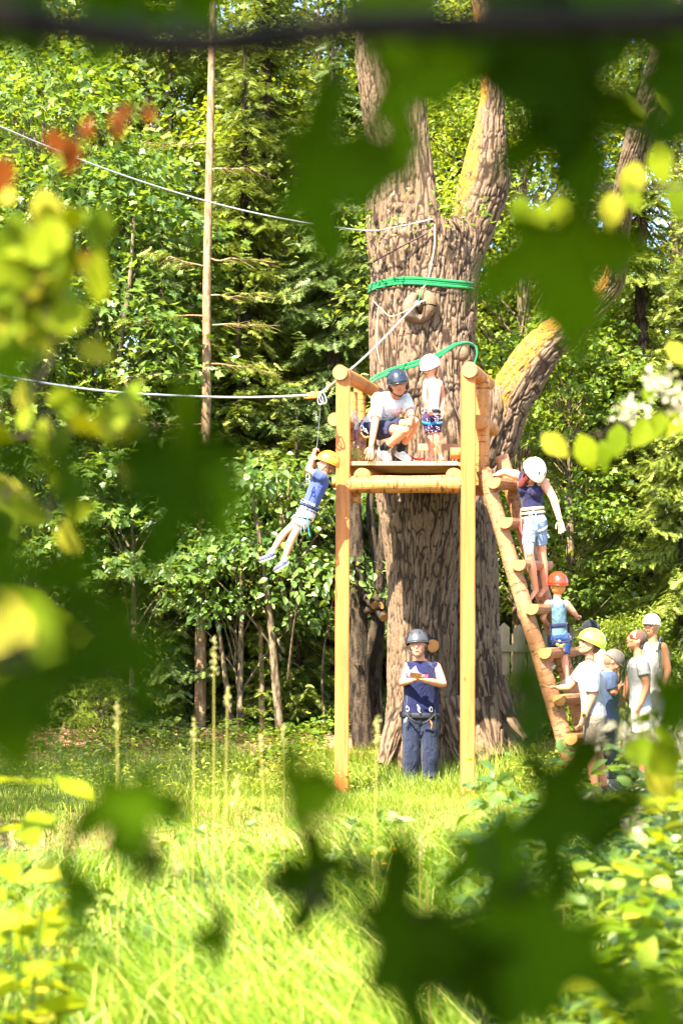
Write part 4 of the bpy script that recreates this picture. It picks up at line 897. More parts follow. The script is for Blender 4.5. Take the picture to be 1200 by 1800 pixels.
    def legloop(s, mat, q, f=.14, inf=.03, w=.02, name='leg_loop'):
        p0, p1 = s.J['hi' + q], s.J['kn' + q]; ax = n_(p1 - p0); c = p0 + (p1 - p0) * f * 2; r_ = .083 * s.s * s.stout ** .7 + inf; x = n_(np.cross(ax, s.fw)); y = np.cross(ax, x); th = np.linspace(0, 2 * np.pi, 21)
        ring = [c + x * math.cos(a) * r_ + y * math.sin(a) * r_ - ax * .03 * math.sin(a) for a in th]; g = G(); T = n_(np.gradient(np.array(ring), axis=0)); Sx = np.repeat([ax], 21, 0)
        loft(g, ring, w * s.s, .008, S=Sx, U=np.cross(T, Sx), n=8, cap=False); g.build(name, mat, s.t)
    def strap(s, mat, pts, w=.012, th=.004, k=18, name='strap'):
        g = G(); path_band(g, pts, w, th, k); return g.build(name, mat, s.t)
    def shoe(s, q, mat, sole, L=.25, upv=(0, 0, 1)):
        a, t_ = s.J['an' + q], s.J['to' + q]; d = n_(t_ - a); u = n_(np.asarray(upv, float) - d * np.dot(upv, d)); x = np.cross(d, u); L *= s.s; b = a - u * .035 * s.s; g = G()
        c = [b - d * .055 * s.s + u * .01, b, b + d * L * .35, b + d * L * .65, b + d * L * .82]; loft(g, spline(c, 12), np.interp(np.linspace(0, 1, 12), [0, .25, .6, .85, 1], np.array([.03, .038, .045, .043, .022]) * s.s), np.interp(np.linspace(0, 1, 12), [0, .25, .6, .85, 1], np.array([.045, .052, .042, .03, .016]) * s.s), S=[x] * 12, U=[u] * 12, n=14)
        tube(g, [a + u * .03 * s.s, a - u * .03 * s.s], .045 * s.s, 12); o = rbuild(g, .010, 'shoe', mat, s.t, 2)
        gs = G(); c2 = [p - u * .036 * s.s for p in c]; loft(gs, spline(c2, 10), np.interp(np.linspace(0, 1, 10), [0, .25, .6, .85, 1], np.array([.034, .042, .05, .046, .02]) * s.s), [.014 * s.s] * 10, S=[x] * 10, U=[u] * 10, n=12); gs.build('sole', sole, o)
        gl = G()
        for i in range(4):
            m = b + d * L * (.22 + .09 * i) + u * (.05 - .006 * i) * s.s; tube(gl, [m - x * .03 * s.s - u * .012, m, m + x * .03 * s.s - u * .012], .004, 5, 5)
        gl.build('lace', M['white'], o)
def path_band_h(g, pts, w, th, side):
    p = spline(pts, 18); T = n_(np.gradient(p, axis=0)); S = np.repeat([side], 18, 0); loft(g, p, w, th, S=S, U=np.cross(T, S), n=8)
M['white'] = m_plain('white_trim', lin(225, 222, 215), .6, .3, .1)
c_ = lambda n, *rgb: m_cloth(n, lin(*rgb))

# 1 crouching instructor
p = Person('man in white t-shirt and dark helmet crouching on the platform edge', 20.35, dict(head=(699.5, 675, -.22), hiL=(664, 757, .25), hiR=(648, 753, .1), shL=(712, 703, -.02), shR=(664, 700, -.1),
    elL=(721, 723, -.12), wrL=(723, 736, -.3), elR=(659, 744, -.28), wrR=(652, 785, -.38), knL=(729, 741, -.22), anL=(703, 793, .0), knR=(712, 757, -.32), anR=(672, 790, -.1), toL=(722, 803, -.15), toR=(688, 806, -.28)),
    1.0, 1.0, look=(.0, -1, -.08), skin='skin_tan', headtilt=(-.16, 0, 1), base=P(686, 808, 20.35), hr=1.12)
p.hair(lin(50, 36, 28), [(0, -.03, .02, .084, .085, .085), (.07, 0, -.03, .018, .03, .04), (-.07, 0, -.03, .018, .03, .04)])
p.body({'L': ((-.25, -.3, -1), (-.4, .5, 0), .45, 1), 'R': ((-.12, -.35, -.9), (0, 1, -.4), .15, -1)})
p.shirt(c_('white_tshirt', 196, 196, 202), .0, .44, .018); p.pants(c_('navy_shorts', 34, 36, 60), .40, .15, .014, linf=.03)
p.helmet(shell_mat('dark_blue_helmet', lin(28, 36, 48), .25), vents=True, tilt=-.1, brim=.012, sc=1.05)
p.belt(c_('harness_dark', 60, 70, 96), .04, .022)
for q in 'LR':
    p.shoe(q, c_('white_shoe', 206, 204, 198), M['white']); g = G(); p.limb(g, ['kn' + q, 'an' + q], [.045, .046], .72, 1.0, .004, flat=True); g.build('sock', c_('black_sock', 26, 26, 30), p.t)
g = G(); w0 = p.J['wrL']; tube(g, [w0 - n_(w0 - p.J['elL']) * .05, w0 - n_(w0 - p.J['elL']) * .02], .036, 12); g.build('wristwatch', M['black'], p.t)
g = G()
for i in range(7): box(g, p.chest + p.fw * .152 + p.sS * (.07 + .016 * (i % 4)) - p.up * (.07 + .02 * (i // 4)), .011, .003, .012, X=p.sS, Y=p.fw, Z=p.up)
g.build('chest_print', m_plain('pink_print', lin(210, 120, 140)), p.t)
p.strap(c_('orange_strap', 210, 110, 40), [P(634, 760, 20.15), P(640, 768, 20.05), P(648, 768, 20.05)], .012)
for i in range(3): carab(p.t, P(636 + 4 * i, 752 + 3 * i, 20.1), .03, i, rad=.005)
g = G(); path_band(g, [P(655, 770, 20.3), P(662, 785, 20.35), P(674, 795, 20.35)], .03, .02, 8); g.build('strap', M['black'], p.t)

# 2 girl on platform
p = Person('girl in white helmet, white top and purple starry shorts standing on the platform', 20.75, dict(head=(755.5, 646), hiL=(764, 733, .0), hiR=(752, 733, -.02), shL=(772, 673, .04), shR=(749, 673, -.06),
    elL=(778, 700, .06), wrL=(776, 722, -.02), elR=(746, 698, -.12), wrR=(752, 716, -.2), knL=(767, 770, -.02), anL=(773, 802, .02), knR=(757, 772, -.02), anR=(757, 803, -.02), toL=(777, 808, -.12), toR=(752, 809, -.14)),
    .72, .95, look=(-.62, -.75, -.35), hr=1.0)
p.hair(lin(196, 148, 98), [(0, -.03, .0, .085, .085, .085), (0, -.07, -.06, .07, .04, .08), (.07, -.02, -.08, .02, .03, .06)])
p.body({'L': ((-.2, -.1, -1), (-.3, -1, 0), .35, 1), 'R': ((.3, -.2, -.9), (.3, .5, 0), .6, -1)}, bare_feet=True)
p.tank(c_('white_top', 230, 226, 222), .02, .9); p.pants(c_('purple_shorts', 48, 36, 70), .40, .2, .012, linf=.022)
r_ = np.random.default_rng(3); g = G()
for i in range(46): 
    q = P(r_.uniform(748, 772), r_.uniform(728, 766), 20.62 + .0); sph(g, q + np.array([0, .035 * abs(q[0] - P(760, 0, 20.7)[0]) / .08, 0]), .006, 5, 4)
g.build('star_print', m_plain('pale_print', lin(190, 170, 190)), p.t)
p.helmet(shell_mat('white_helmet', lin(226, 226, 222)), tilt=-.15, sc=1.12); blue = c_('blue_harness', 30, 110, 170)
p.belt(M['black'], .16, .03); [p.legloop(blue, q, .12, .026, .026) for q in 'LR']
p.strap(M['black'], [P(743, 664, 20.55), P(741, 690, 20.45), P(738, 720, 20.42), P(741, 750, 20.45), P(739, 775, 20.45)], .016, .006, name='lanyard'); carab(p.t, P(743, 722, 20.4), .03)
# 3 child on the zip line
p = Person('child in yellow helmet and blue t-shirt hanging from the zip line trolley', YK, dict(head=(574, 816), hiL=(538, 903, -.07), hiR=(539, 903, .09), shL=(566, 839, -.11), shR=(566, 839, .13),
    elL=(541, 826, -.12), wrL=(551, 800, -.02), elR=(546, 828, .12), wrR=(553, 803, .04), knL=(512, 948, -.1), anL=(499, 986, -.08), knR=(498, 939, .08), anR=(476, 973, .07), toL=(476, 1000, -.1), toR=(450, 982, .05)),
    .76, .95, look=(-.97, -.12, .28), headtilt=(.35, 0, 1), base=(P(560, 700, YK) * .0 + P(540, 900, YK)))
p.hair(lin(120, 78, 44), [(0, -.03, .0, .086, .085, .085), (0, -.06, -.06, .07, .05, .05)])
p.body({'L': ((.25, 0, 1), (.5, .3, 0), 1.0, 1), 'R': ((.1, 0, 1), (.5, -.3, 0), 1.0, -1)})
p.shirt(c_('blue_tshirt', 62, 74, 128), .05, .28, .014, top=1.06); p.pants(c_('pale_shorts', 206, 196, 180), .27, .16, .016, linf=.03)
p.helmet(shell_mat('yellow_helmet', lin(210, 136, 36)), vents=True, tilt=.1, sc=1.12); p.belt(c_('navy_belt', 50, 56, 86), .2, .022, .03)
lb = c_('cyan_webbing', 40, 160, 205); [p.legloop(M['black'], q, .1, .032, .014) for q in 'LR']
p.strap(lb, [P(534, 905, YK - .2), P(530, 920, YK - .22), P(529, 937, YK - .2)], .02, .004, name='webbing_tab'); p.strap(lb, [P(540, 908, YK - .2), P(541, 922, YK - .22), P(544, 940, YK - .2)], .022, .004, name='webbing_tab')
p.strap(c_('grey_web', 150, 150, 160), [P(521, 893, YK - .2), P(530, 910, YK - .22), P(535, 934, YK - .2)], .012, .004)
for q in 'LR':
    p.shoe(q, c_('grey_sneaker', 78, 82, 104), m_plain('pale_sole', lin(206, 190, 170)), upv=(.3, 0, 1)); g = G(); p.limb(g, ['kn' + q, 'an' + q], [.045, .042], .8, 1.0, .003, flat=True); g.build('sock', M['white'], p.t)
g = G(); tube(g, [P(552.5, 808, YK - .02), P(551.5, 802, YK - .02)], .03, 10); g.build('wristband', c_('pale_band', 170, 176, 190), p.t)
cu = bpy.data.curves.new('belt_lettering', 'FONT'); cu.body = 'EDICLIM'; cu.size = .046; cu.extrude = .001; cu.align_x = 'CENTER'
tx = bpy.data.objects.new('t', cu); C.objects.link(tx); dg = bpy.context.evaluated_depsgraph_get(); me = bpy.data.meshes.new_from_object(tx.evaluated_get(dg)); bpy.data.objects.remove(tx)
me.materials.append(M['white']); lo = link('belt_lettering', me, p.t); bc = P(541, 884, YK - .155) - wloc(p.t); Xd = n_(p.fw * -1 + 0); Zd = p.up
Rm = Matrix(((Xd[0], Zd[0], 0), (0, 0, -1), (Xd[2], Zd[2], 0))); 
lo.matrix_local = Matrix.Translation(bc - Zd * .012) @ Matrix((( Xd[0], Zd[0], 0, 0), (Xd[1], Zd[1], -1, 0), (Xd[2], Zd[2], 0, 0), (0, 0, 0, 1)))
blk = [P(533, 880, YK - .22), P(524, 872, YK - .25), P(524, 860, YK - .25), P(532, 850, YK - .25), P(542, 838, YK - .2)]
p.strap(M['black'], blk, .008, .006, name='safety_line'); carab(p.t, P(541, 838, YK - .22), .035); carab(p.t, P(541, 846, YK - .22), .03)
t = thing('zip_line_trolley', 'orange and steel pulley trolley with grey lanyard clipped on the zip line cable', 'trolley', tuple(P(560, 694, YK)))
g = G(); c = P(551, 695, YK - .02); box(g, c + np.array([0, 0, .0]), .07, .03, .16, X=(0, 0, 1), Z=n_(np.array([1., 0, .1])), ch=.01); g.build('side_plate', m_plain('orange_anodised', lin(232, 130, 30), .35, .5, .1), t, smooth=False)
for dx in (-6, 6): g = G(); q = P(555 + dx, 692, YK - .0); tube(g, [q - np.array([0, .022, 0]), q + np.array([0, .022, 0])], .026, 12); g.build('pulley_wheel', M['metal'], t)
carab(t, P(567, 699, YK - .03), .07, .4, rad=.008); carab(t, P(563, 703, YK - .03), .055, .0, rad=.008)
g = G(); path_band(g, [P(563, 706, YK), P(562, 718, YK)], .02, .008, 6); g.build('red_tape', c_('red_tape', 170, 70, 80), t)
g = G(); path_band(g, [P(563, 716, YK), P(560, 752, YK), P(556.5, 786, YK), P(553, 800, YK)], .016, .005, 14); g.build('lanyard', c_('grey_lanyard', 150, 152, 160), t)

# 4 woman on the ladder
p = Person('woman in white helmet, navy tank top and denim shorts climbing down the ladder', 20.2, dict(head=(936, 831, -.14), hiL=(946, 914, -.02), hiR=(928, 915, .06), shL=(955, 848, -.06), shR=(907, 835, .1),
    elL=(972, 876, -.12), wrL=(983, 914, -.2), elR=(888, 829, .15), wrR=(872, 835, .12), knL=(952, 975, .1), anL=(958, 1034, .2), knR=(929, 972, -.2), anR=(941, 1038, .03), toL=(948, 1047, .12), toR=(929, 1056, -.02)),
    1.0, .88, look=(.35, -.6, -.8), headtilt=(.4, -.5, .7), base=P(938, 1062, 20.25))
p.hair(lin(92, 34, 30), [(0, -.02, .0, .088, .085, .088), (-.06, .01, -.07, .035, .06, .07), (-.065, .02, -.14, .03, .05, .08), (.05, -.03, -.08, .03, .05, .05)])
p.body({'L': ((.25, -.1, -1), (-.4, -.6, 0), .3, 1), 'R': ((-1, .1, -.1), (0, .1, -1), .6, -1)}, bare_feet=True)
p.bust = True; p.tank(c_('navy_tank', 30, 28, 60), .1, .80); p.pants(c_('denim_shorts', 112, 130, 158), .36, .3, .012, linf=.014, flare=.004)
p.helmet(shell_mat('cream_helmet', lin(222, 220, 208)), tilt=-.1, sc=1.18, brim=.01)
bei = c_('beige_harness', 176, 164, 136); p.belt(bei, .27, .02, .022); p.belt(bei, .17, .016, .026)
[p.legloop(bei, q, .10, .018, .016) for q in 'LR']; carab(p.t, P(937, 904, 19.98), .045); carab(p.t, P(932, 908, 19.98), .04)
org = c_('coral_lanyard', 226, 120, 96); p.strap(org, [P(914, 900, 20.0), P(916, 930, 19.95), P(919, 960, 19.95), P(926, 1000, 19.98)], .014); p.strap(c_('cream_lanyard', 220, 196, 170), [P(931, 915, 19.98), P(921, 935, 19.93), P(922, 965, 19.93), P(927, 1004, 19.96)], .014)
p.strap(c_('red_strap', 190, 50, 40), [P(912, 905, 20.05), P(911, 920, 20.05), P(915, 935, 20.03)], .03, .008)
g = G(); a_, b_ = p.J['wrL'], p.J['elL']; tube(g, [a_ + (b_ - a_) * .05, a_ + (b_ - a_) * .12], .034, 12); g.build('bracelet', M['white'], p.t)
g = G(); c = p.h + p.f * .088 + p.u * .0
for q in (-1, 1): ell(g, c + p.l * q * .034, [p.l * .03, p.f * .008, p.u * .02], 10, 6)
g.build('sunglasses', M['black'], p.t)

# 5 child on the ladder, back to the camera
p = Person('child in red helmet and grey tank top climbing the ladder, seen from behind', 20.2, dict(head=(979, 1029, .02), hiL=(976, 1122, .02), hiR=(991, 1121, 0), shL=(963, 1061, .02), shR=(994, 1061, 0),
    elL=(953, 1086, -.02), wrL=(961, 1098, .18), elR=(1006, 1075, .05), wrR=(1013, 1083, .25), knL=(968, 1140, .3), anL=(967, 1168, .3), knR=(991, 1155, 0), anR=(996, 1193, .02), toL=(958, 1176, .35), toR=(984, 1201, .06)),
    .78, .9, look=(-.25, .95, .1), base=P(990, 1200, 20.2))
p.hair(lin(186, 120, 60), [(0, -.03, -.03, .086, .08, .075)])
p.body({'L': ((-.1, 1, .2), (0, 0, -1), .8, 1), 'R': ((.2, 1, .1), (0, 0, -1), .8, -1)})
p.tank(c_('teal_tank', 74, 98, 110), .0, .95, strapw=.034); p.pants(c_('blue_shorts', 30, 58, 110), .40, .12, .014, linf=.02)
g = G(); [sph(g, P(px, py, 20.04), .02) for px, py in ((979, 1133), (986, 1136), (990, 1131), (982, 1128))]; g.build('shorts_print', m_plain('yellow_print', lin(220, 190, 50)), p.t)
p.helmet(shell_mat('red_helmet', lin(170, 44, 16)), tilt=0, sc=1.15, strap=False); nv = c_('navy_harness', 30, 36, 66); p.belt(nv, .38, .03, .022); [p.legloop(nv, q, .1, .026, .022) for q in 'LR']
for a, b in (((965, 1098), (972, 1128)), ((994, 1098), (1001, 1128)), ((970, 1126), (1000, 1127))): p.strap(nv, [P(*a, 20.0), P((a[0] + b[0]) / 2, (a[1] + b[1]) / 2 + 3, 19.98), P(*b, 20.0)], .016, .006)
for q in 'LR': p.shoe(q, c_('tan_sandal', 170, 140, 120), M['white'])

# 6 man in lime helmet
p = Person('man in lime green helmet and grey t-shirt looking up, one hand on the ladder', 19.45, dict(head=(1036, 1133), hiL=(1044, 1259, -.1), hiR=(1043, 1259, .1), shL=(1041, 1178, -.17), shR=(1029, 1174, .2),
    elL=(1041, 1222, -.2), wrL=(1024, 1262, -.24), elR=(1000, 1208, .25), wrR=(980, 1209, .3), knL=(1038, 1328, -.12), anL=(1046, 1386, -.08), knR=(1050, 1326, .14), anR=(1062, 1384, .16), toL=(1026, 1398, -.12), toR=(1042, 1396, .14)),
    1.0, .98, look=(-.9, -.25, .42), headtilt=(.42, 0, .9), skin='skin_tan', hr=1.08)
p.hair(lin(90, 60, 40), [(0, -.03, .0, .084, .085, .085)])
p.body({'L': ((-.3, -.1, -1), (-.5, .5, 0), .5, 1), 'R': ((-1, 0, .05), (0, 0, 1), .15, -1)})
p.shirt(c_('grey_tshirt', 138, 142, 142), -.02, .44, .022, sinf=.03); p.pants(c_('khaki_shorts', 108, 96, 82), .46, .2, .02, linf=.035)
p.helmet(shell_mat('lime_helmet', lin(160, 200, 60)), tilt=.0, sc=1.15)
g = G(); a_, b_ = p.J['wrL'], p.J['elL']; d_ = n_(b_ - a_); tube(g, [a_ + d_ * .02, a_ + d_ * .055], .037, 14); w_ = g.build('wristwatch', m_plain('yellow_strap', lin(226, 170, 30), .5), p.t)
g = G(); q_ = a_ + d_ * .037 + np.array([-.01, -.036, 0]); tube(g, [q_, q_ + np.array([0, -.012, 0])], .024, 14); g.build('dial', M['black'], w_)
for q in 'LR': p.shoe(q, c_('brown_boot', 96, 76, 60), M['black'])
g = G(); tube(g, [p.h + p.f * .1 - p.u * .01 + p.l * .03, p.h + p.l * .085 + p.f * .0], .004, 5)
for q in (-1, 1): ell(g, p.h + p.f * .092 * 1.08 + p.l * q * .034, [p.l * .03, p.f * .006, p.u * .018], 10, 6)
g.build('sunglasses', m_plain('amber_lens', lin(150, 50, 30), .15, .6), p.t)

# 7 person in black cap
p = Person('onlooker in black cap looking left behind the man in the lime helmet', 21.0, dict(head=(1036, 1109), hiL=(1060, 1236, -.1), hiR=(1060, 1236, .1), shL=(1050, 1148, -.17), shR=(1046, 1146, .17),
    elL=(1060, 1192, -.2), wrL=(1046, 1222, -.2), elR=(1056, 1190, .2), wrR=(1040, 1218, .2), knL=(1066, 1294, -.08), anL=(1068, 1346, -.08), knR=(1058, 1294, .1), anR=(1055, 1346, .1), toL=(1052, 1353, -.1), toR=(1040, 1353, .08)),
    .96, .92, look=(-.95, -.25, .12), hr=1.0)
p.hair(lin(70, 50, 38), [(0, -.03, .0, .084, .085, .085)]); p.body({'L': ((-.5, 0, -1), (-.5, .5, 0), .4, 1), 'R': ((-.5, 0, -1), (-.5, .5, 0), .4, -1)})
p.shirt(c_('beige_top', 160, 140, 116), .0, .4); p.pants(c_('grey_shorts', 110, 104, 100), .35, .2, linf=.03)
def cap(p, mat, L=.07, sc=1.05, name='cap'):
    ho = p.helmet(mat, vents=False, strap=False, sc=sc * .86, name=name, cut=-.14); g = G(); c = p.h + p.u * .03; 
    n = 11; th = np.linspace(-1.0, 1.0, n); V = []
    for k_, o in ((0, 0), (1, 0), (0, -.006), (1, -.006)): V += [c + p.l * math.sin(a) * .098 * (1 - .1 * k_) + p.f * (math.cos(a) * .112 + k_ * L * math.cos(a * .9)) + p.u * (o - k_ * .018 - .004 * math.sin(a) ** 2) for a in th]
    f = [(i, i + 1, n + i + 1, n + i) for i in range(n - 1)] + [(2 * n + i, 3 * n + i, 3 * n + i + 1, 2 * n + i + 1) for i in range(n - 1)] + [(n + i, n + i + 1, 3 * n + i + 1, 3 * n + i) for i in range(n - 1)]
    g.add(V, f); g.build('visor', mat, ho)
cap(p, c_('black_cap', 26, 28, 32)); 
g = G(); [ell(g, p.h + p.f * .09 + p.l * q * .034, [p.l * .03, p.f * .006, p.u * .018], 10, 6) for q in (-1, 1)]; g.build('sunglasses', M['black'], p.t)
for q in 'LR': p.shoe(q, c_('white_trainer', 200, 190, 180), M['white'])
# 8 grey cap, back turned, holding phone
p = Person('onlooker in grey cap and slate blue shirt bowed over a phone', 20.3, dict(head=(1078, 1162, -.05), hiL=(1068, 1268, .1), hiR=(1070, 1268, -.1), shL=(1068, 1184, .17), shR=(1070, 1190, -.17),
    elL=(1080, 1214, .2), wrL=(1092, 1204, .05), elR=(1078, 1220, -.2), wrR=(1088, 1206, -.12), knL=(1070, 1320, .1), anL=(1074, 1372, .12), knR=(1076, 1320, -.1), anR=(1078, 1374, -.1), toL=(1090, 1384, .1), toR=(1094, 1386, -.1)),
    .9, .95, look=(.75, -.2, -.62), headtilt=(.5, 0, .8))
p.hair(lin(120, 90, 70), [(0, -.03, -.02, .084, .08, .08)]); p.body({'L': ((.8, -.3, .3), (0, 0, 1), .5, 1), 'R': ((.8, .3, .3), (0, 0, 1), .5, -1)})
p.shirt(c_('slate_shirt', 66, 80, 108), .0, .42, .024); p.pants(c_('dark_trousers', 50, 52, 60), .95, .15, name='trousers')
cap(p, c_('grey_cap', 106, 98, 92), .06, 1.1)
for q in 'LR': p.shoe(q, c_('grey_trainer', 120, 120, 120), M['white'])
g = G(); box(g, P(1096, 1196, 20.22), .07, .009, .14, X=n_(np.array([.3, 1, 0])), Y=n_(np.array([1., -.3, .5])), Z=n_(np.cross([.3, 1, 0], [1., -.3, .5])), ch=.003); ph = g.build('phone', M['black'], None, smooth=False); tag(ph, 'dark phone held by the onlooker in the grey cap', 'phone')
# 9 sunglasses onlooker
p = Person('onlooker with sunglasses pushed on and white shirt, looking up to the left', 19.9, dict(head=(1117, 1124), hiL=(1126, 1244, -.09), hiR=(1124, 1244, .1), shL=(1127, 1164, -.17), shR=(1116, 1164, .17),
    elL=(1136, 1206, -.2), wrL=(1124, 1238, -.22), elR=(1103, 1198, .2), wrR=(1097, 1222, .15), knL=(1124, 1306, -.08), anL=(1130, 1366, -.08), knR=(1136, 1306, .12), anR=(1144, 1366, .12), toL=(1112, 1376, -.1), toR=(1128, 1376, .1)),
    .97, .95, look=(-.9, -.3, .35), headtilt=(.3, 0, .95), skin='skin_tan')
p.hair(lin(84, 60, 50), [(0, -.022, .02, .09, .096, .1), (0, -.06, -.05, .07, .05, .06)]); p.body({'L': ((-.4, 0, -1), (-.5, .5, 0), .4, 1), 'R': ((-.2, -.2, -1), (-.5, .5, 0), .4, -1)})
p.shirt(c_('white_shirt', 176, 174, 176), .0, .3); p.pants(c_('white_shorts', 216, 206, 196), .36, .2, linf=.03)
p.strap(c_('grey_strap', 110, 108, 110), [p.chest + p.fw * .15 + p.sS * .1 + p.up * .02, p.chest + p.fw * .16 - p.up * .15, p.pel + p.fw * .15 - p.sS * .1 + p.up * .1], .018)
g = G(); [ell(g, p.h + p.f * .092 + p.l * q * .034, [p.l * .032, p.f * .008, p.u * .021], 10, 6) for q in (-1, 1)]; tube(g, [p.h + p.l * .06 + p.f * .085, p.h + p.l * .088 + p.f * .02], .005, 5); g.build('sunglasses', m_plain('brown_lens', lin(110, 40, 30), .12, .6), p.t)
for q in 'LR': p.shoe(q, c_('beige_shoe', 180, 160, 140), M['white'])
# 10 white cap + glasses
p = Person('older onlooker in white cap and glasses with grey backpack straps', 20.6, dict(head=(1144, 1099), hiL=(1158, 1230, -.02), hiR=(1136, 1230, .02), shL=(1164, 1137, -.05), shR=(1131, 1137, .05),
    elL=(1173, 1178, -.08), wrL=(1166, 1208, -.16), elR=(1128, 1176, 0), wrR=(1134, 1204, -.16), knL=(1158, 1294, 0), anL=(1160, 1352, 0), knR=(1140, 1294, 0), anR=(1140, 1352, 0), toL=(1162, 1362, -.15), toR=(1134, 1362, -.15)),
    .97, 1.0, look=(-.55, -.82, .08), skin='skin_tan')
p.hair(lin(170, 160, 148), [(0, -.03, .0, .086, .085, .085)]); p.body({'L': ((-.1, -.3, -1), (-.6, -.2, 0), .4, 1), 'R': ((.1, -.3, -1), (.6, -.2, 0), .4, -1)})
p.tank(c_('white_sleeveless', 216, 208, 204), .0, .96, strapw=.045); p.pants(c_('light_trousers', 190, 180, 168), .8, .15, name='trousers'); cap(p, c_('white_cap', 214, 206, 186), .04, 1.08)
g = G()
for q in (-1, 1):
    th = np.linspace(0, 6.283, 15); tube(g, [p.h + p.f * .098 + p.l * (q * .034 + .026 * math.cos(a)) + p.u * .018 * math.sin(a) for a in th], .0035, 5, cap=False)
tube(g, [p.h + p.f * .098 - p.l * .01, p.h + p.f * .1 + p.l * .01], .003, 5); g.build('glasses', M['black'], p.t)
for q in (1, -1): p.strap(c_('pack_strap', 96, 94, 96), [p.chest + p.sS * q * .1 - p.fw * .06 + p.up * .08, p.chest + p.sS * q * .1 + p.fw * .05 + p.up * .1, p.chest + p.sS * q * .1 + p.fw * .15 - p.up * .04, p.chest + p.sS * q * .12 + p.fw * .13 - p.up * .25], .026, .008, name='backpack_strap')
def bp(g): ell(g, p.chest - p.fw * .2 - p.up * .16, [p.sS * .16, p.fw * .1, p.up * .24], 14, 10)
p.cloth('backpack', c_('backpack_cloth', 80, 84, 90), bp)
for q in 'LR': p.shoe(q, c_('white_trainer', 200, 190, 180), M['white'])

# 11 man by the oak
p = Person('stout man in grey helmet and navy sleeveless shirt holding a phone at the oak foot', 21.1, dict(head=(733.5, 1134, -.06), hiL=(752, 1262, 0), hiR=(725, 1262, 0), shL=(766, 1173, 0), shR=(716, 1172, 0),
    elL=(778, 1203, -.08), wrL=(746, 1196, -.36), elR=(704, 1200, -.08), wrR=(724, 1196, -.34), knL=(755, 1316, -.04), anL=(754, 1368, 0), knR=(722, 1318, -.04), anR=(722, 1372, 0), toL=(758, 1378, -.16), toR=(718, 1382, -.16)),
    1.0, 1.18, look=(-.18, -1, .12), headtilt=(-.08, 0, 1), hr=1.16)
p.hair(lin(84, 60, 44), [(0, -.03, .0, .084, .085, .085), (.07, 0, -.02, .018, .03, .035), (-.07, 0, -.02, .018, .03, .035)])
p.ARM = [.066, .062, .052, .048, .042, .03]
p.body({'L': ((-.85, -.35, .12), (-.1, .2, 1), .45, 1), 'R': ((.8, -.35, .1), (.1, .2, 1), .45, -1)})
p.shirt(c_('navy_sleeveless', 20, 24, 58), -.02, .0, .022, top=1.12); p.pants(c_('navy_trousers', 30, 36, 56), .97, .16, .018, name='trousers', linf=.04, flare=.02)
p.helmet(shell_mat('grey_helmet', lin(58, 60, 66), .35), tilt=.05, sc=1.1, brim=.012); p.belt(M['black'], .06, .035, .03)
for i, (px, py) in enumerate(((716, 1246), (735, 1243), (736, 1249), (757, 1247), (713, 1266))): carab(p.t, P(px, py, 20.9), .032, i, rad=.006)
for a, b in (((712, 1255), (738, 1272)), ((765, 1255), (742, 1272))): p.strap(M['black'], [P(*a, 20.9), P((a[0] + b[0]) / 2, (a[1] + b[1]) / 2 + 3, 20.86), P(*b, 20.9)], .018, .006)
p.strap(M['black'], [P(764, 1250, 20.9), P(766, 1270, 20.88), P(764, 1292, 20.9)], .025, .01); p.strap(c_('orange_tab', 200, 110, 40), [P(756, 1268, 20.86), P(759, 1274, 20.86), P(757, 1280, 20.87)], .018, .005)
fz = .155
g = G(); cc = p.chest + p.fw * (fz + .01); q0 = cc - p.up * .16 - p.sS * .02; g.add([q0 - p.sS * .13 - p.up * .05, q0 + p.sS * .11 - p.up * .05, q0 + p.sS * .03 + p.up * .09, q0 - p.sS * .05 + p.up * .03, q0 - p.sS * .13 + p.up * .02], [(0, 1, 2, 3, 4)]); 
def on_shirt(px, py, name, pts, mat):
    g = G(); g.add([P(x, y, 20.80) for x, y in pts] + [P(x, y, 20.85) for x, y in pts], [tuple(range(len(pts)))] + [(i, (i + 1) % len(pts), len(pts) + (i + 1) % len(pts), len(pts) + i) for i in range(len(pts))]); g.build(name, mat, p.t, smooth=False)
M['shirtprint'] = m_plain('lilac_print', lin(134, 112, 176)); 
for nm, m_, zz in (('shirt_print', M['shirtprint'], [(712, 1190), (712, 1176), (722, 1178), (730, 1170), (734, 1180), (740, 1186), (738, 1190)]), ('shirt_print', m_plain('red_print', lin(180, 50, 90)), [(741, 1186), (752, 1186), (752, 1191), (741, 1191)])):
    V, Fq = [], []; dpt = []
    me_o = [o for o in p.t.children if o.name.startswith('shirt')][0]; off = wloc(p.t)
    me_o.data.update(); bpy.context.view_layer.update()
    from mathutils.bvhtree import BVHTree
    bv = BVHTree.FromPolygons([v.co + Vector(off) for v in me_o.data.vertices], [tuple(q.vertices) for q in me_o.data.polygons])
    pc = np.mean(zz, axis=0); tri = []
    pts = [pc] + [np.array(z_) for z_ in zz]; dense = []
    for i in range(1, len(pts)):
        a, b = pts[i], pts[1 + i % (len(pts) - 1)]; K = 4
        for u_ in range(K + 1): 
            for v_ in range(K + 1): dense.append(pc + (a + (b - a) * v_ / K - pc) * u_ / K)
        base = (i - 1) * (K + 1) ** 2
        for u_ in range(K):
            for v_ in range(K): q_ = base + u_ * (K + 1) + v_; Fq.append((q_, q_ + 1, q_ + K + 2, q_ + K + 1))
    cam_p = Vector((0, 0, CAMH))
    for d in dense:
        dirv = Vector(P(d[0], d[1], 20)) - cam_p; h_ = bv.ray_cast(cam_p, dirv.normalized(), 40)
        V.append((np.array(h_[0]) - np.array([0, .004, 0])) if h_[0] is not None else P(d[0], d[1], 20.95))
    link(nm, mesh_np(nm, np.array(V) - off, Fq, [m_], smooth=True), p.t)
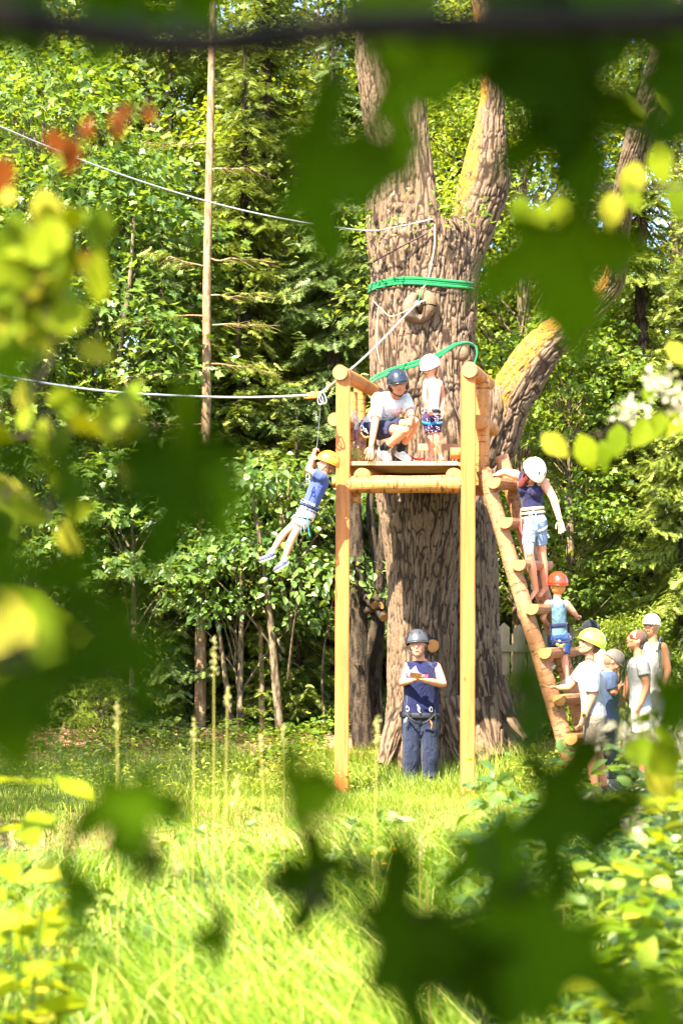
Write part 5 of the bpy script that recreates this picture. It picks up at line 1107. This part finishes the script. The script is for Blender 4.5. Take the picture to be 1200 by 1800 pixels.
cu = bpy.data.curves.new('txt', 'FONT'); cu.body = 'Mountainrescue'; cu.size = .03; cu.extrude = .001; 
bpy.data.curves.remove(cu)
for q in 'LR': p.shoe(q, c_('dark_boot', 50, 46, 44), M['black'])
g = G(); box(g, P(730, 1187, 20.62), .075, .01, .14, X=n_(np.array([.1, -.5, 1])), Y=n_(np.array([.1, 1., .5])), Z=n_(np.cross([.1, -.5, 1], [.1, 1, .5])), ch=.003); ph = g.build('phone', m_plain('bronze_phone', lin(120, 80, 40), .4), None, smooth=False); tag(ph, 'bronze phone held in both hands by the man at the oak foot', 'phone')
# ---------------------------------------------------------------- near tree overhanging the camera, with its hanging twigs and leaves
NX = P(0, 0, 1)
mt = thing('maple_tree', 'near maple whose dark blurred twigs and leaves hang in front of the camera', 'tree', (-2.6, -2.8, .78))
g = G(); trunk(g, [(-2.6, -2.8, .6), (-2.5, -2.7, 2.5), (-2.1, -2.2, 4.4), (-1.6, -1.6, 6.4)], [.2, .16, .12, .06], 14, 24); g.build('trunk', M['bark_dark'], mt)
for i, pts in enumerate(([(-2.2, -2.4, 3.6), (-1.2, -1.4, 4.6), (.1, -.3, 5.1)], [(-2.3, -2.5, 3.9), (-2.6, -1.3, 4.9), (-2.8, -.3, 5.3)], [(-1.9, -2, 5), (-.8, -2.3, 5.6), (.4, -2.2, 5.8)])):
    g = G(); trunk(g, pts, [.07, .045, .015], 8, 12); g.build('limb', M['bark_dark'], mt)
r = np.random.default_rng(44); N = 3600; d = rdir(N, r) * (r.random((N, 1)) ** .33) * [2.15, 1.6, .85]; pos = np.array([-1.45, -1.35, 5.25]) + d
kq = pos[:, 1] + .714 * (pos[:, 2] - 5) < .35; pos = pos[kq]; N = len(pos)  # unseen crown, trimmed along the sun's slant to shade only the nearest leaves
o = cloud_mesh('crown', M['leaf_big'], [scatter(MAPLE, pos - wloc(mt), rdir(N, r), n_(np.c_[r.normal(size=(N, 2)) * .4, np.ones(N)]), r.uniform(.13, .2, N))], [r.uniform(.1, .8, N)]); link('crown', o, mt)
LV = {}
def leaf_mesh(tpl, mat, v):
    kk = (id(tpl), mat, v)
    if kk not in LV:
        tv, tf = tpl; w = tv.copy(); rr = np.random.default_rng(v + 50); w[:, 2] += (rr.random() - .3) * .35 * (w[:, 1] - .4) ** 2 * 1.2 + rr.uniform(-.25, .25) * w[:, 0] * w[:, 1]
        w[1:, :2] *= 1 + .05 * rr.normal(size=(len(w) - 1, 1))
        # midrib ridges between centre and lobes keep their own relief; thickness from a doubled lower sheet
        lo = w.copy(); lo[:, 2] -= .006; n0 = len(w); bd = list(range(1, n0)) if tpl is MAPLE_BIG or tpl is MAPLE else None
        F2 = [tuple(f) for f in tf] + [tuple(int(i) + n0 for i in f[::-1]) for f in tf]
        if bd: F2 += [(bd[i], bd[(i + 1) % len(bd)], bd[(i + 1) % len(bd)] + n0, bd[i] + n0) for i in range(len(bd))]
        LV[kk] = mesh_np('leaf', np.vstack([w, lo]), F2, [M[mat]], smooth=True, fattr={'tint': np.full(len(F2), (.15, .4, .7, .9)[v % 4])})
    return LV[kk]
def hang_leaf(parent, px, py, Y, L, rot, tx=0., ty=0., tpl=MAPLE_BIG, mat='leaf_big', v=0, path=None, pr=.0016):
    L = L * (.72 if tpl is MAPLE_BIG else 1.05); c = P(px, py, Y); m = L * Y / F; R = Matrix.Rotation(math.radians(-rot), 4, 'Y') @ Matrix.Rotation(math.radians(90 + tx), 4, 'X') @ Matrix.Rotation(math.radians(ty), 4, 'Y')
    cc = Vector(c) - R @ Vector((0, .48, 0)) * m; w = wloc(parent)
    o = link('leaf', leaf_mesh(tpl, mat, v), parent); o.matrix_local = Matrix.Translation(cc - Vector(w)) @ R @ Matrix.Diagonal((m, m, m, 1))
    if path is not None:
        b = np.array(cc); q = path[np.argmin(np.linalg.norm(path - b, axis=1))]; mid = (b + q) / 2 + np.array([0, 0, .015]); g = G(); tube(g, [b, mid, q], pr, 5, 8); g.build('leaf_stalk', M['bark_dark'], parent)
def branch(parent, pxs, r0, r1, leaves, name='branch', bark='bark_dark', **kw):
    pts = spline([P(a, b, y) for a, b, y in pxs], 40); g = G(); loft(g, pts, np.linspace(r0, r1, 40), n=10, noise=.12, seed=len(leaves)); b = g.build(name, M[bark], parent)
    for i, lf in enumerate(leaves): hang_leaf(b, *lf, v=kw.get('v', i), path=pts, **{k_: x for k_, x in kw.items() if k_ != 'v'})
    return b
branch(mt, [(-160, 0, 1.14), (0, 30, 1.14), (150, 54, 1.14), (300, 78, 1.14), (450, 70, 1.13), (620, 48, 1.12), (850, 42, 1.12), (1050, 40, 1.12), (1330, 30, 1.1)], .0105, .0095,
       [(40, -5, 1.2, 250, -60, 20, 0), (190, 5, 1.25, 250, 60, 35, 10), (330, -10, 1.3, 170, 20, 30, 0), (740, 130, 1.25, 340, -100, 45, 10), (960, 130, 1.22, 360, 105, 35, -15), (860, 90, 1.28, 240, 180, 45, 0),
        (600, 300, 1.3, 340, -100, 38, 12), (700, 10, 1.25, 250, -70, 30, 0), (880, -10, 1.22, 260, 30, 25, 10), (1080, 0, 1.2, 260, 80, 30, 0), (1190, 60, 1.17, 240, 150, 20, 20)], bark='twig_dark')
branch(mt, [(1330, 30, 1.2), (1180, 90, 1.22), (1090, 170, 1.27), (1062, 280, 1.33), (1048, 390, 1.36)], .003, .0016, [(1000, 190, 1.25, 260, 170, 25, 0), (1170, 150, 1.15, 230, 110, 30, 0), (1010, 260, 1.25, 290, 195, 15, 10), (992, 490, 1.36, 330, 190, 8, 8), (1185, 220, 1.1, 200, 130, 30, 0), ])
branch(mt, [(-160, 960, 1.0), (0, 920, 1.05), (120, 880, 1.1), (300, 820, 1.15)], .004, .0016, [(280, 830, 1.12, 360, 82, 52, 0), (130, 850, 1.08, 220, -100, 50, 15), (370, 850, 1.16, 200, 100, 40, 0), (10, 640, 1.1, 150, 200, 20, 0), (20, 800, 1.0, 120, 30, 30, 10)])
branch(mt, [(-160, 1180, .8), (0, 1150, .82), (120, 1180, .85)], .003, .0015, [(175, 1150, .84, 300, 125, 30, 0), (-30, 975, .8, 250, 80, 45, 10), (110, 1020, .86, 220, 80, 50, 0), (10, 1260, .85, 300, 200, 25, 0), (60, 1230, .82, 240, -140, 30, 0)])
branch(mt, [(1340, 1560, 1.15), (1180, 1440, 1.2), (1040, 1450, 1.22), (900, 1560, 1.25), (740, 1600, 1.3), (620, 1490, 1.38), (560, 1430, 1.4)], .004, .0018,
       [(1020, 1432, 1.2, 300, 250, 42, 10), (1085, 1420, 1.18, 200, 60, 50, 0), (880, 1520, 1.27, 260, -150, 48, 0), (540, 1395, 1.4, 230, -75, 55, 0), (620, 1540, 1.38, 100, 180, 35, 0)])
branch(mt, [(1340, 1820, .95), (1100, 1760, .98), (900, 1690, 1.0), (760, 1640, 1.05)], .004, .0018, [(745, 1665, 1.02, 400, -80, 48, 0), (900, 1620, 1.0, 300, 30, 40, 10), (960, 1700, .97, 340, 150, 35, 0), (1150, 1800, .95, 260, 120, 40, 0), (850, 1705, 1.0, 300, 200, 30, 0)])
branch(mt, [(900, 1850, 1.3), (640, 1640, 1.38), (480, 1560, 1.4), (300, 1545, 1.42), (180, 1585, 1.42)], .003, .0015, [(525, 1545, 1.4, 200, 85, 35, 0), (228, 1450, 1.42, 230, 185, 25, 10), (140, 1570, 1.42, 200, -80, 55, 0), (375, 1648, 1.5, 120, 90, 50, 0), (262, 1520, 1.42, 90, 160, 30, 0)])
branch(mt, [(1340, 1150, 1.15), (1150, 1210, 1.2), (980, 1235, 1.22), (860, 1235, 1.24)], .003, .0015, [(940, 1242, 1.22, 300, -88, 80, 0), (1090, 1236, 1.2, 330, 85, 74, 4), (1190, 1232, 1.15, 260, -80, 70, 0)])

# sunlit shrub twigs at the left edge
st = thing('hazel_shrub', 'bright yellow green shrub twigs with withered tips at the left edge', 'shrub', tuple(P(-200, 900, 2.9)))
rl = random.Random(9)
def rl_leaves(cx, cy, sx, sy, n, Y0, L, dY=.35): return [(rl.gauss(cx, sx), rl.gauss(cy, sy), Y0 + rl.uniform(-dY, dY), L * rl.uniform(.7, 1.3), rl.uniform(0, 360), rl.uniform(-60, 45), rl.uniform(-40, 40)) for _ in range(n)]
kw = dict(tpl=OVAL, mat='leaf_lime')
branch(st, [(-200, 700, 2.9), (-60, 560, 2.8), (40, 500, 2.8), (110, 470, 2.75)], .004, .0015, rl_leaves(50, 480, 50, 72, 90, 2.4, 75, .1), **kw)
branch(st, [(-200, 760, 2.9), (-60, 700, 2.7), (60, 700, 2.7)], .004, .0015, rl_leaves(60, 590, 55, 30, 12, 2.8, 60), **kw)
branch(st, [(-200, 800, 3.0), (0, 770, 2.8), (200, 750, 2.8), (280, 745, 2.8)], .004, .0015, rl_leaves(130, 745, 90, 28, 18, 2.7, 75), **kw)
branch(st, [(-200, 900, 3.0), (-40, 860, 2.8), (80, 880, 2.8)], .004, .0015, rl_leaves(40, 890, 50, 45, 16, 2.8, 65), **kw)
branch(st, [(-200, 1140, 2.4), (-60, 1130, 2.4), (60, 1115, 2.4)], .003, .0015, [(30, 1100, 2.4, 230, 60, -20, 0), (70, 1130, 2.4, 200, 100, -15, 10), (20, 1150, 2.4, 200, 80, -10, 10), (-20, 1090, 2.4, 200, 70, -10, 10)], **kw)
branch(st, [(-200, 180, 2.4), (0, 230, 2.4), (120, 250, 2.4), (270, 190, 2.4)], .002, .001, [(125, 275, 2.3, 70, 170, 10, 20), (100, 250, 2.3, 60, 220, 20, 0), (155, 225, 2.4, 50, 180, 10, 30), (208, 218, 2.4, 52, 185, 5, 0), (222, 192, 2.4, 34, 60, 5, 0), (262, 200, 2.4, 42, 190, 20, 10), (3, 312, 2.2, 80, 170, 10, 0), (150, 455, 2.6, 46, 90, 10, 0), (95, 480, 2.6, 40, 40, 0, 0)], name='withered_branch', tpl=OVAL, mat='leaf_brown')
# flowering shrub at the right edge
fs = thing('flowering_shrub', 'shrub with oval light green leaves and white blossoms at the right edge', 'shrub', tuple(P(1300, 1000, 4.6)))
kr = dict(tpl=OVAL, mat='leaf_lime')
def blossom(parent, px, py, Y, s=.016, n=7):
    c = P(px, py, Y) - wloc(parent); rr = np.random.default_rng(int(px + py)); pos = c + rr.normal(size=(n * 4, 3)) * s
    link('blossom', cloud_mesh('blossom', M['petal'], [scatter(KITE, pos, rdir(n * 4, rr), rdir(n * 4, rr), .022)], [rr.random(n * 4)]), parent)
b = branch(fs, [(1320, 700, 4.8), (1200, 715, 4.7), (1120, 745, 4.6), (1020, 768, 4.5), (940, 772, 4.5)], .004, .0015, [(1085, 775, 4.5, 62, 175, 0, 20), (1125, 760, 4.5, 60, 160, 10, -10), (1030, 795, 4.4, 70, 200, 0, 0), (975, 782, 4.4, 60, 230, 10, 10), (1060, 800, 4.5, 55, 185, 0, 0), (1150, 750, 4.6, 58, 150, 0, 0), (1185, 745, 4.6, 60, 140, 0, 0), (1190, 620, 4.6, 50, 40, 0, 0), (1140, 690, 4.6, 40, 0, 0, 0)], **kr)
for px, py in ((1110, 728), (1100, 722), (1165, 678), (1150, 670), (1195, 690), (1196, 735)): blossom(b, px, py, 4.6)
b = branch(fs, [(1330, 260, 3.4), (1230, 240, 3.4), (1150, 235, 3.3), (1060, 220, 3.3)], .004, .0015, [(1075, 190, 3.3, 70, 300, 0, 0), (1110, 195, 3.3, 80, 20, -10, 10), (1160, 290, 3.3, 75, 190, 0, 0), (1110, 320, 3.3, 75, 170, 0, 0), (1190, 350, 3.3, 70, 190, 0, 0), (1180, 180, 3.3, 70, 60, 0, 0)], **kr)
b = branch(fs, [(1330, 330, 3.0), (1150, 330, 3.0), (1000, 340, 3.0), (900, 360, 3.0)], .003, .0012, [(915, 375, 2.9, 65, 185, 0, 0), (945, 385, 2.9, 60, 170, 5, 0), (985, 375, 2.9, 62, 195, 0, 10), (1075, 370, 2.9, 65, 180, 0, 0), (1020, 385, 2.9, 50, 160, 0, 0), (1110, 345, 3, 55, 200, 0, 0)], **kr)
b = branch(fs, [(1330, 1340, 4.0), (1220, 1300, 4.0), (1120, 1300, 4.0)], .004, .0015, rl_leaves(1160, 1340, 50, 40, 16, 4.0, 65), **kr)
for px, py in ((1080, 1290), (1110, 1300), (1150, 1285), (1130, 1315), (1175, 1310), (1110, 1440), (1195, 1315)): blossom(b, px, py, 4.0, .022)

# herbs and stalks of the near bank
def herb(px, py, Y, n, spread, size, mat, label, seed, tpl=OVAL, flowers=None):
    rr = np.random.default_rng(seed); top = P(px, py, Y); x, y = top[0], top[1]; z0 = float(gz(x, y)); t = thing('herb', label, 'plant', (x, y, z0)); h = top[2] - z0; g = G(); pos, yd = [], []
    for s_ in range(5):
        a = rr.uniform(0, 6.28); e = np.array([math.cos(a) * spread, math.sin(a) * spread, h * rr.uniform(.7, 1.05)]); p_ = spline([(0, 0, 0), e * [.4, .4, .5], e], 10); tube(g, p_ + wloc(t), np.linspace(.005, .0018, 10), 5)
        q = p_[rr.integers(3, 10, n // 5)]; pos.append(q); yd.append(n_(np.c_[rr.normal(size=(len(q), 2)), rr.uniform(-.2, .6, len(q))]))
    g.build('stem', M['grass_near'], t); pos, yd = np.vstack(pos), np.vstack(yd); m = len(pos)
    link('leaves', cloud_mesh('leaves', M[mat], [scatter(tpl, pos, yd, n_(np.c_[rr.normal(size=(m, 2)) * .35, np.ones(m)]), size * rr.uniform(.6, 1.3, m))], [np.clip(rr.normal(.5, .25, m), 0, 1)]), t)
    return t
for i, (px, py, Y, n, sp, sz, mt_, lab) in enumerate([
    (1130, 1400, 5.2, 80, .16, .10, 'leaf_lime', 'tall light green herb at the right edge below the blossoms'), (1050, 1530, 4.8, 80, .2, .12, 'grass_near', 'broad leaved herb in the lower right of the meadow'),
    (1180, 1560, 4.6, 80, .18, .12, 'grass_near', 'lush herb at the lower right edge'), (1100, 1660, 4.2, 70, .18, .10, 'leaf_lime', 'yellow green herb near the lower right corner'), (1010, 1640, 4.6, 70, .2, .09, 'grass_near', 'bushy herb right of the largest dark leaf'),
    (655, 1425 - 10, 9.5, 60, .14, .10, 'leaf_c', 'dark rosette plant at the water edge below the right post'), (30, 1400, 4.4, 40, .12, .13, 'leaf_lime', 'tall pale leaved herb at the lower left edge'), (90, 1500, 4.8, 50, .12, .10, 'leaf_lime', 'light green herb beside the pond at the lower left'),
    (940, 1770, 3.9, 60, .16, .10, 'grass_near', 'low herb at the bottom edge right of centre'), (1080, 1480, 6.5, 70, .2, .09, 'leaf_b', 'leafy bank herb below the onlookers'), (930, 1425, 9.8, 50, .12, .12, 'leaf_c', 'dark green herb standing on the bank below the ladder'), (1180, 1330, 8.5, 70, .2, .12, 'leaf_b', 'tall nettle like plant on the near bank below the onlookers')]):
    herb(px, py, Y, n, sp, sz, mt_, lab, 70 + i)
def stalk(px, y0, y1, Y, label, head=.07, bend=0., r_=.0035, mat='dry', cat='grass stalk'):
    a, b = P(px, y0, Y), P(px + bend, y1, Y); a[2] = min(a[2], float(gz(a[0], Y))); t = thing('grass_stalk', label, cat, tuple(a)); g = G(); p_ = spline([a, (a + b) / 2 + np.array([.004, 0, 0]), b], 12); tube(g, p_, np.linspace(r_, r_ * .6, 12), 6); g.build('stem', M[mat], t)
    if head:
        rr = np.random.default_rng(int(px)); n = 46; zz = rr.uniform(-head * 1.3, head * .3, n); q = b + np.c_[rr.normal(size=(n, 2)) * (head * .02 + .08 * (head * .3 - zz))[:, None], zz]
        link('seed_head', cloud_mesh('seed_head', M['dry'], [scatter(KITE, q - a, n_(np.c_[rr.normal(size=(n, 2)) * .5, np.ones(n)]), rdir(n, rr), .016, .6)], [rr.random(n)]), t)
for a in ((372, 1420, 1135, 7.0, 'tall pale grass stalk with a seed head left of centre', .1, 4), (386, 1420, 1215, 7.0, 'second tall grass stalk with a drooping seed head left of centre', .05, 14), (335, 1420, 1270, 7.2, 'blurred grass stalk left of the tall seed head', .07, 6),
          (206, 1420, 1250, 6.0, 'short blurred stalk before the leaf litter', .06, 0), (497, 1400, 1284, 7.4, 'green stalk left of the left platform post', .06, 0), (470, 1400, 1300, 7.4, 'thin bent stalk left of the left platform post', .03, -12),
          (650, 1420, 1268, 6.4, 'pale forked stalk between the left post and the standing man', .07, 12), (410, 1480, 1375, 6.0, 'pale grass stalk over the bank grass', .08, 6), (290, 1700, 1500, 4.6, 'pale blade standing in the lower left meadow', .05, 20), (760, 1800, 1560, 4.6, 'pale stem right of centre at the bottom', .0, -10), (965, 1700, 1590, 4.4, 'dry broken stem in the lower right meadow', .0, 30), (735, 1700, 1480, 6.5, 'thin stalk by the dark central leaf', .05, 4)):
    stalk(*a)
for i, (px, py, Y, s_) in enumerate(((690, 1494, 9.0, .018), (655, 1500, 9, .016), (672, 1520, 8.8, .014), (384, 1522, 8.8, .016), (372, 1515, 9, .016), (130, 1552, 8.0, .013), (900, 1484, 8.5, .018), (885, 1590, 6.0, .012))):
    c = P(px, py, Y); z0 = float(gz(c[0], c[1])); t = thing('yellow_flower', ('yellow flower nearest below the left side of the standing man', 'smaller yellow flower left of the brightest one', 'low yellow flower under the brightest pair', 'yellow flower at the pond edge left of centre', 'twin yellow flower touching the one at the pond edge', 'tiny yellow flower far left beside the water', 'yellow flower in the right of the meadow', 'lone small yellow flower low in the right meadow')[i], 'flower', (c[0], c[1], z0), 'yellow meadow flowers')
    g = G(); tube(g, [(c[0], c[1], z0), c], .002, 5); g.build('stem', M['grass_near'], t); rr = np.random.default_rng(i); n = 30
    link('petals', cloud_mesh('petals', M['yellow'], [scatter(KITE, np.repeat([c - wloc(t)], n, 0), n_(np.c_[rr.normal(size=(n, 2)), np.full(n, .35)]), np.repeat([[0, -.4, 1.]], n, 0) + rr.normal(size=(n, 3)) * .2, s_ * 1.5)], [rr.random(n)]), t)

plant_tree('leafy_tree', 'unseen leafy tree added beside the pond to shade the left wood edge', 'tree', lfC, -6.7, 16.8, 1.0, .85)  # out of view, added for the shade its crown throws on the wood edge
# distinct labels for the far trees
far = [o for o in C.objects if o.get('group', '').startswith('far ')]
left_words = {}
names = ['at the left edge of the wood', 'behind the left maple', 'left of the thin bare trunk', 'behind the thin bare trunk', 'right of the thin bare trunk', 'behind the swinging child', 'just left of the oak', 'behind the oak', 'just right of the oak', 'beyond the mossy limb', 'beyond the ladder', 'above the onlookers', 'at the right edge of the wood']
cnt = {}
for o in far:
    px = 600 + o.location.x / o.location.y * F; w = names[int(np.clip(px / 1200 * 13, 0, 12))]; dep = ('first', 'second', 'third')[int(np.clip((o.location.y - 32.5) / 4.5, 0, 2))]
    sp_ = 'spruce' in o['category']; lb = ('dark spruce' if sp_ else 'leafy tree') + ' in ' + dep + ' row beyond fence, ' + w; o['label'] = lb

dl = {}
for o in far: dl.setdefault(o['label'], []).append(o)
for lb, os_ in dl.items():
    if len(os_) > 1:
        os_.sort(key=lambda o: o.location.x / o.location.y)
        for i, o in enumerate(os_): o['label'] = lb + (', left one', ', right one')[min(i, 1)]
# scattered low herbs of the near meadow, too many to count
def meadow_herbs(name, mat, tpl, N, xr, yr, size, hmax, seed, cond):
    r = np.random.default_rng(seed); x = r.uniform(*xr, N); y = r.uniform(*yr, N); kq = cond(x, y); x, y = x[kq], y[kq]; n = len(x)
    pos = np.c_[x, y, gz(x, y) + r.random(n) * hmax * (.4 + vn(x * 2.2, y * 2.2, s=7))]
    stuff(link(name, cloud_mesh(name, M[mat], [scatter(tpl, pos, n_(np.c_[r.normal(size=(n, 2)), r.uniform(-.5, .5, n)]), n_(np.c_[r.normal(size=(n, 2)) * .45, np.ones(n)]), size * r.uniform(.5, 1.4, n))], [np.clip(r.normal(.35, .25, n), 0, 1)])))
meadow_herbs('meadow_herbs', 'leaf_a', OVAL, 9000, (-2.6, 2.6), (3.4, 11.5), .075, .5, 90, lambda x, y: (np.abs(x) < .24 * y + .3) & (vn(x * 1.3 + 2, y * 1.1, s=12) > .52))
meadow_herbs('meadow_herbs', 'leaf_c', OVAL, 7000, (.3, 2.6), (3.6, 9.5), .09, .6, 91, lambda x, y: (x < .24 * y + .3) & (x > .075 * y) & (vn(x * 1.6 + 9, y * 1.3, s=14) > .38))
# thin stems and dry twigs standing in the shade before the fence
rs = np.random.default_rng(77)
for i, (px, py, Y, h) in enumerate(((240, 1290, 26, 3.0), (262, 1290, 26.4, 2.8), (300, 1300, 25.6, 2.4), (322, 1290, 26.8, 3.4), (395, 1290, 26.2, 3.0), (430, 1290, 25.5, 2.2), (498, 1300, 26.0, 2.6), (545, 1290, 26.6, 3.0), (572, 1300, 25.2, 2.2))):
    a = P(px, py, Y); a[2] = float(gz(a[0], a[1])) - .05; t = thing('sapling', 'bare shaded sapling ' + ('left of the leaf litter mound', 'just right of the litter mound, paler', 'thin and short before the fence left of the thin bare trunk', 'tall and slim touching the thin bare trunk', 'right of the thin bare trunk', 'short, below the swinging child at left', 'directly below the feet of the swinging child', 'slim, left of the left platform post', 'short, closest to the left platform post')[i], 'sapling', tuple(a))
    g = G(); b = a + np.array([rs.uniform(-.2, .2), 0, h]); pp = spline([a, (a + b) / 2 + rs.normal(size=3) * [.06, .03, 0], b], 14); tube(g, pp, np.linspace(.028, .008, 14), 6)
    for q in range(5):
        k_ = int(rs.integers(4, 13)); tube(g, [pp[k_], pp[k_] + np.array([rs.uniform(-.35, .35), rs.uniform(-.2, .2), rs.uniform(-.15, .25)])], [.007, .003], 4)
    g.build('trunk', M['bark_tan' if i % 2 else 'bark_grey'], t)
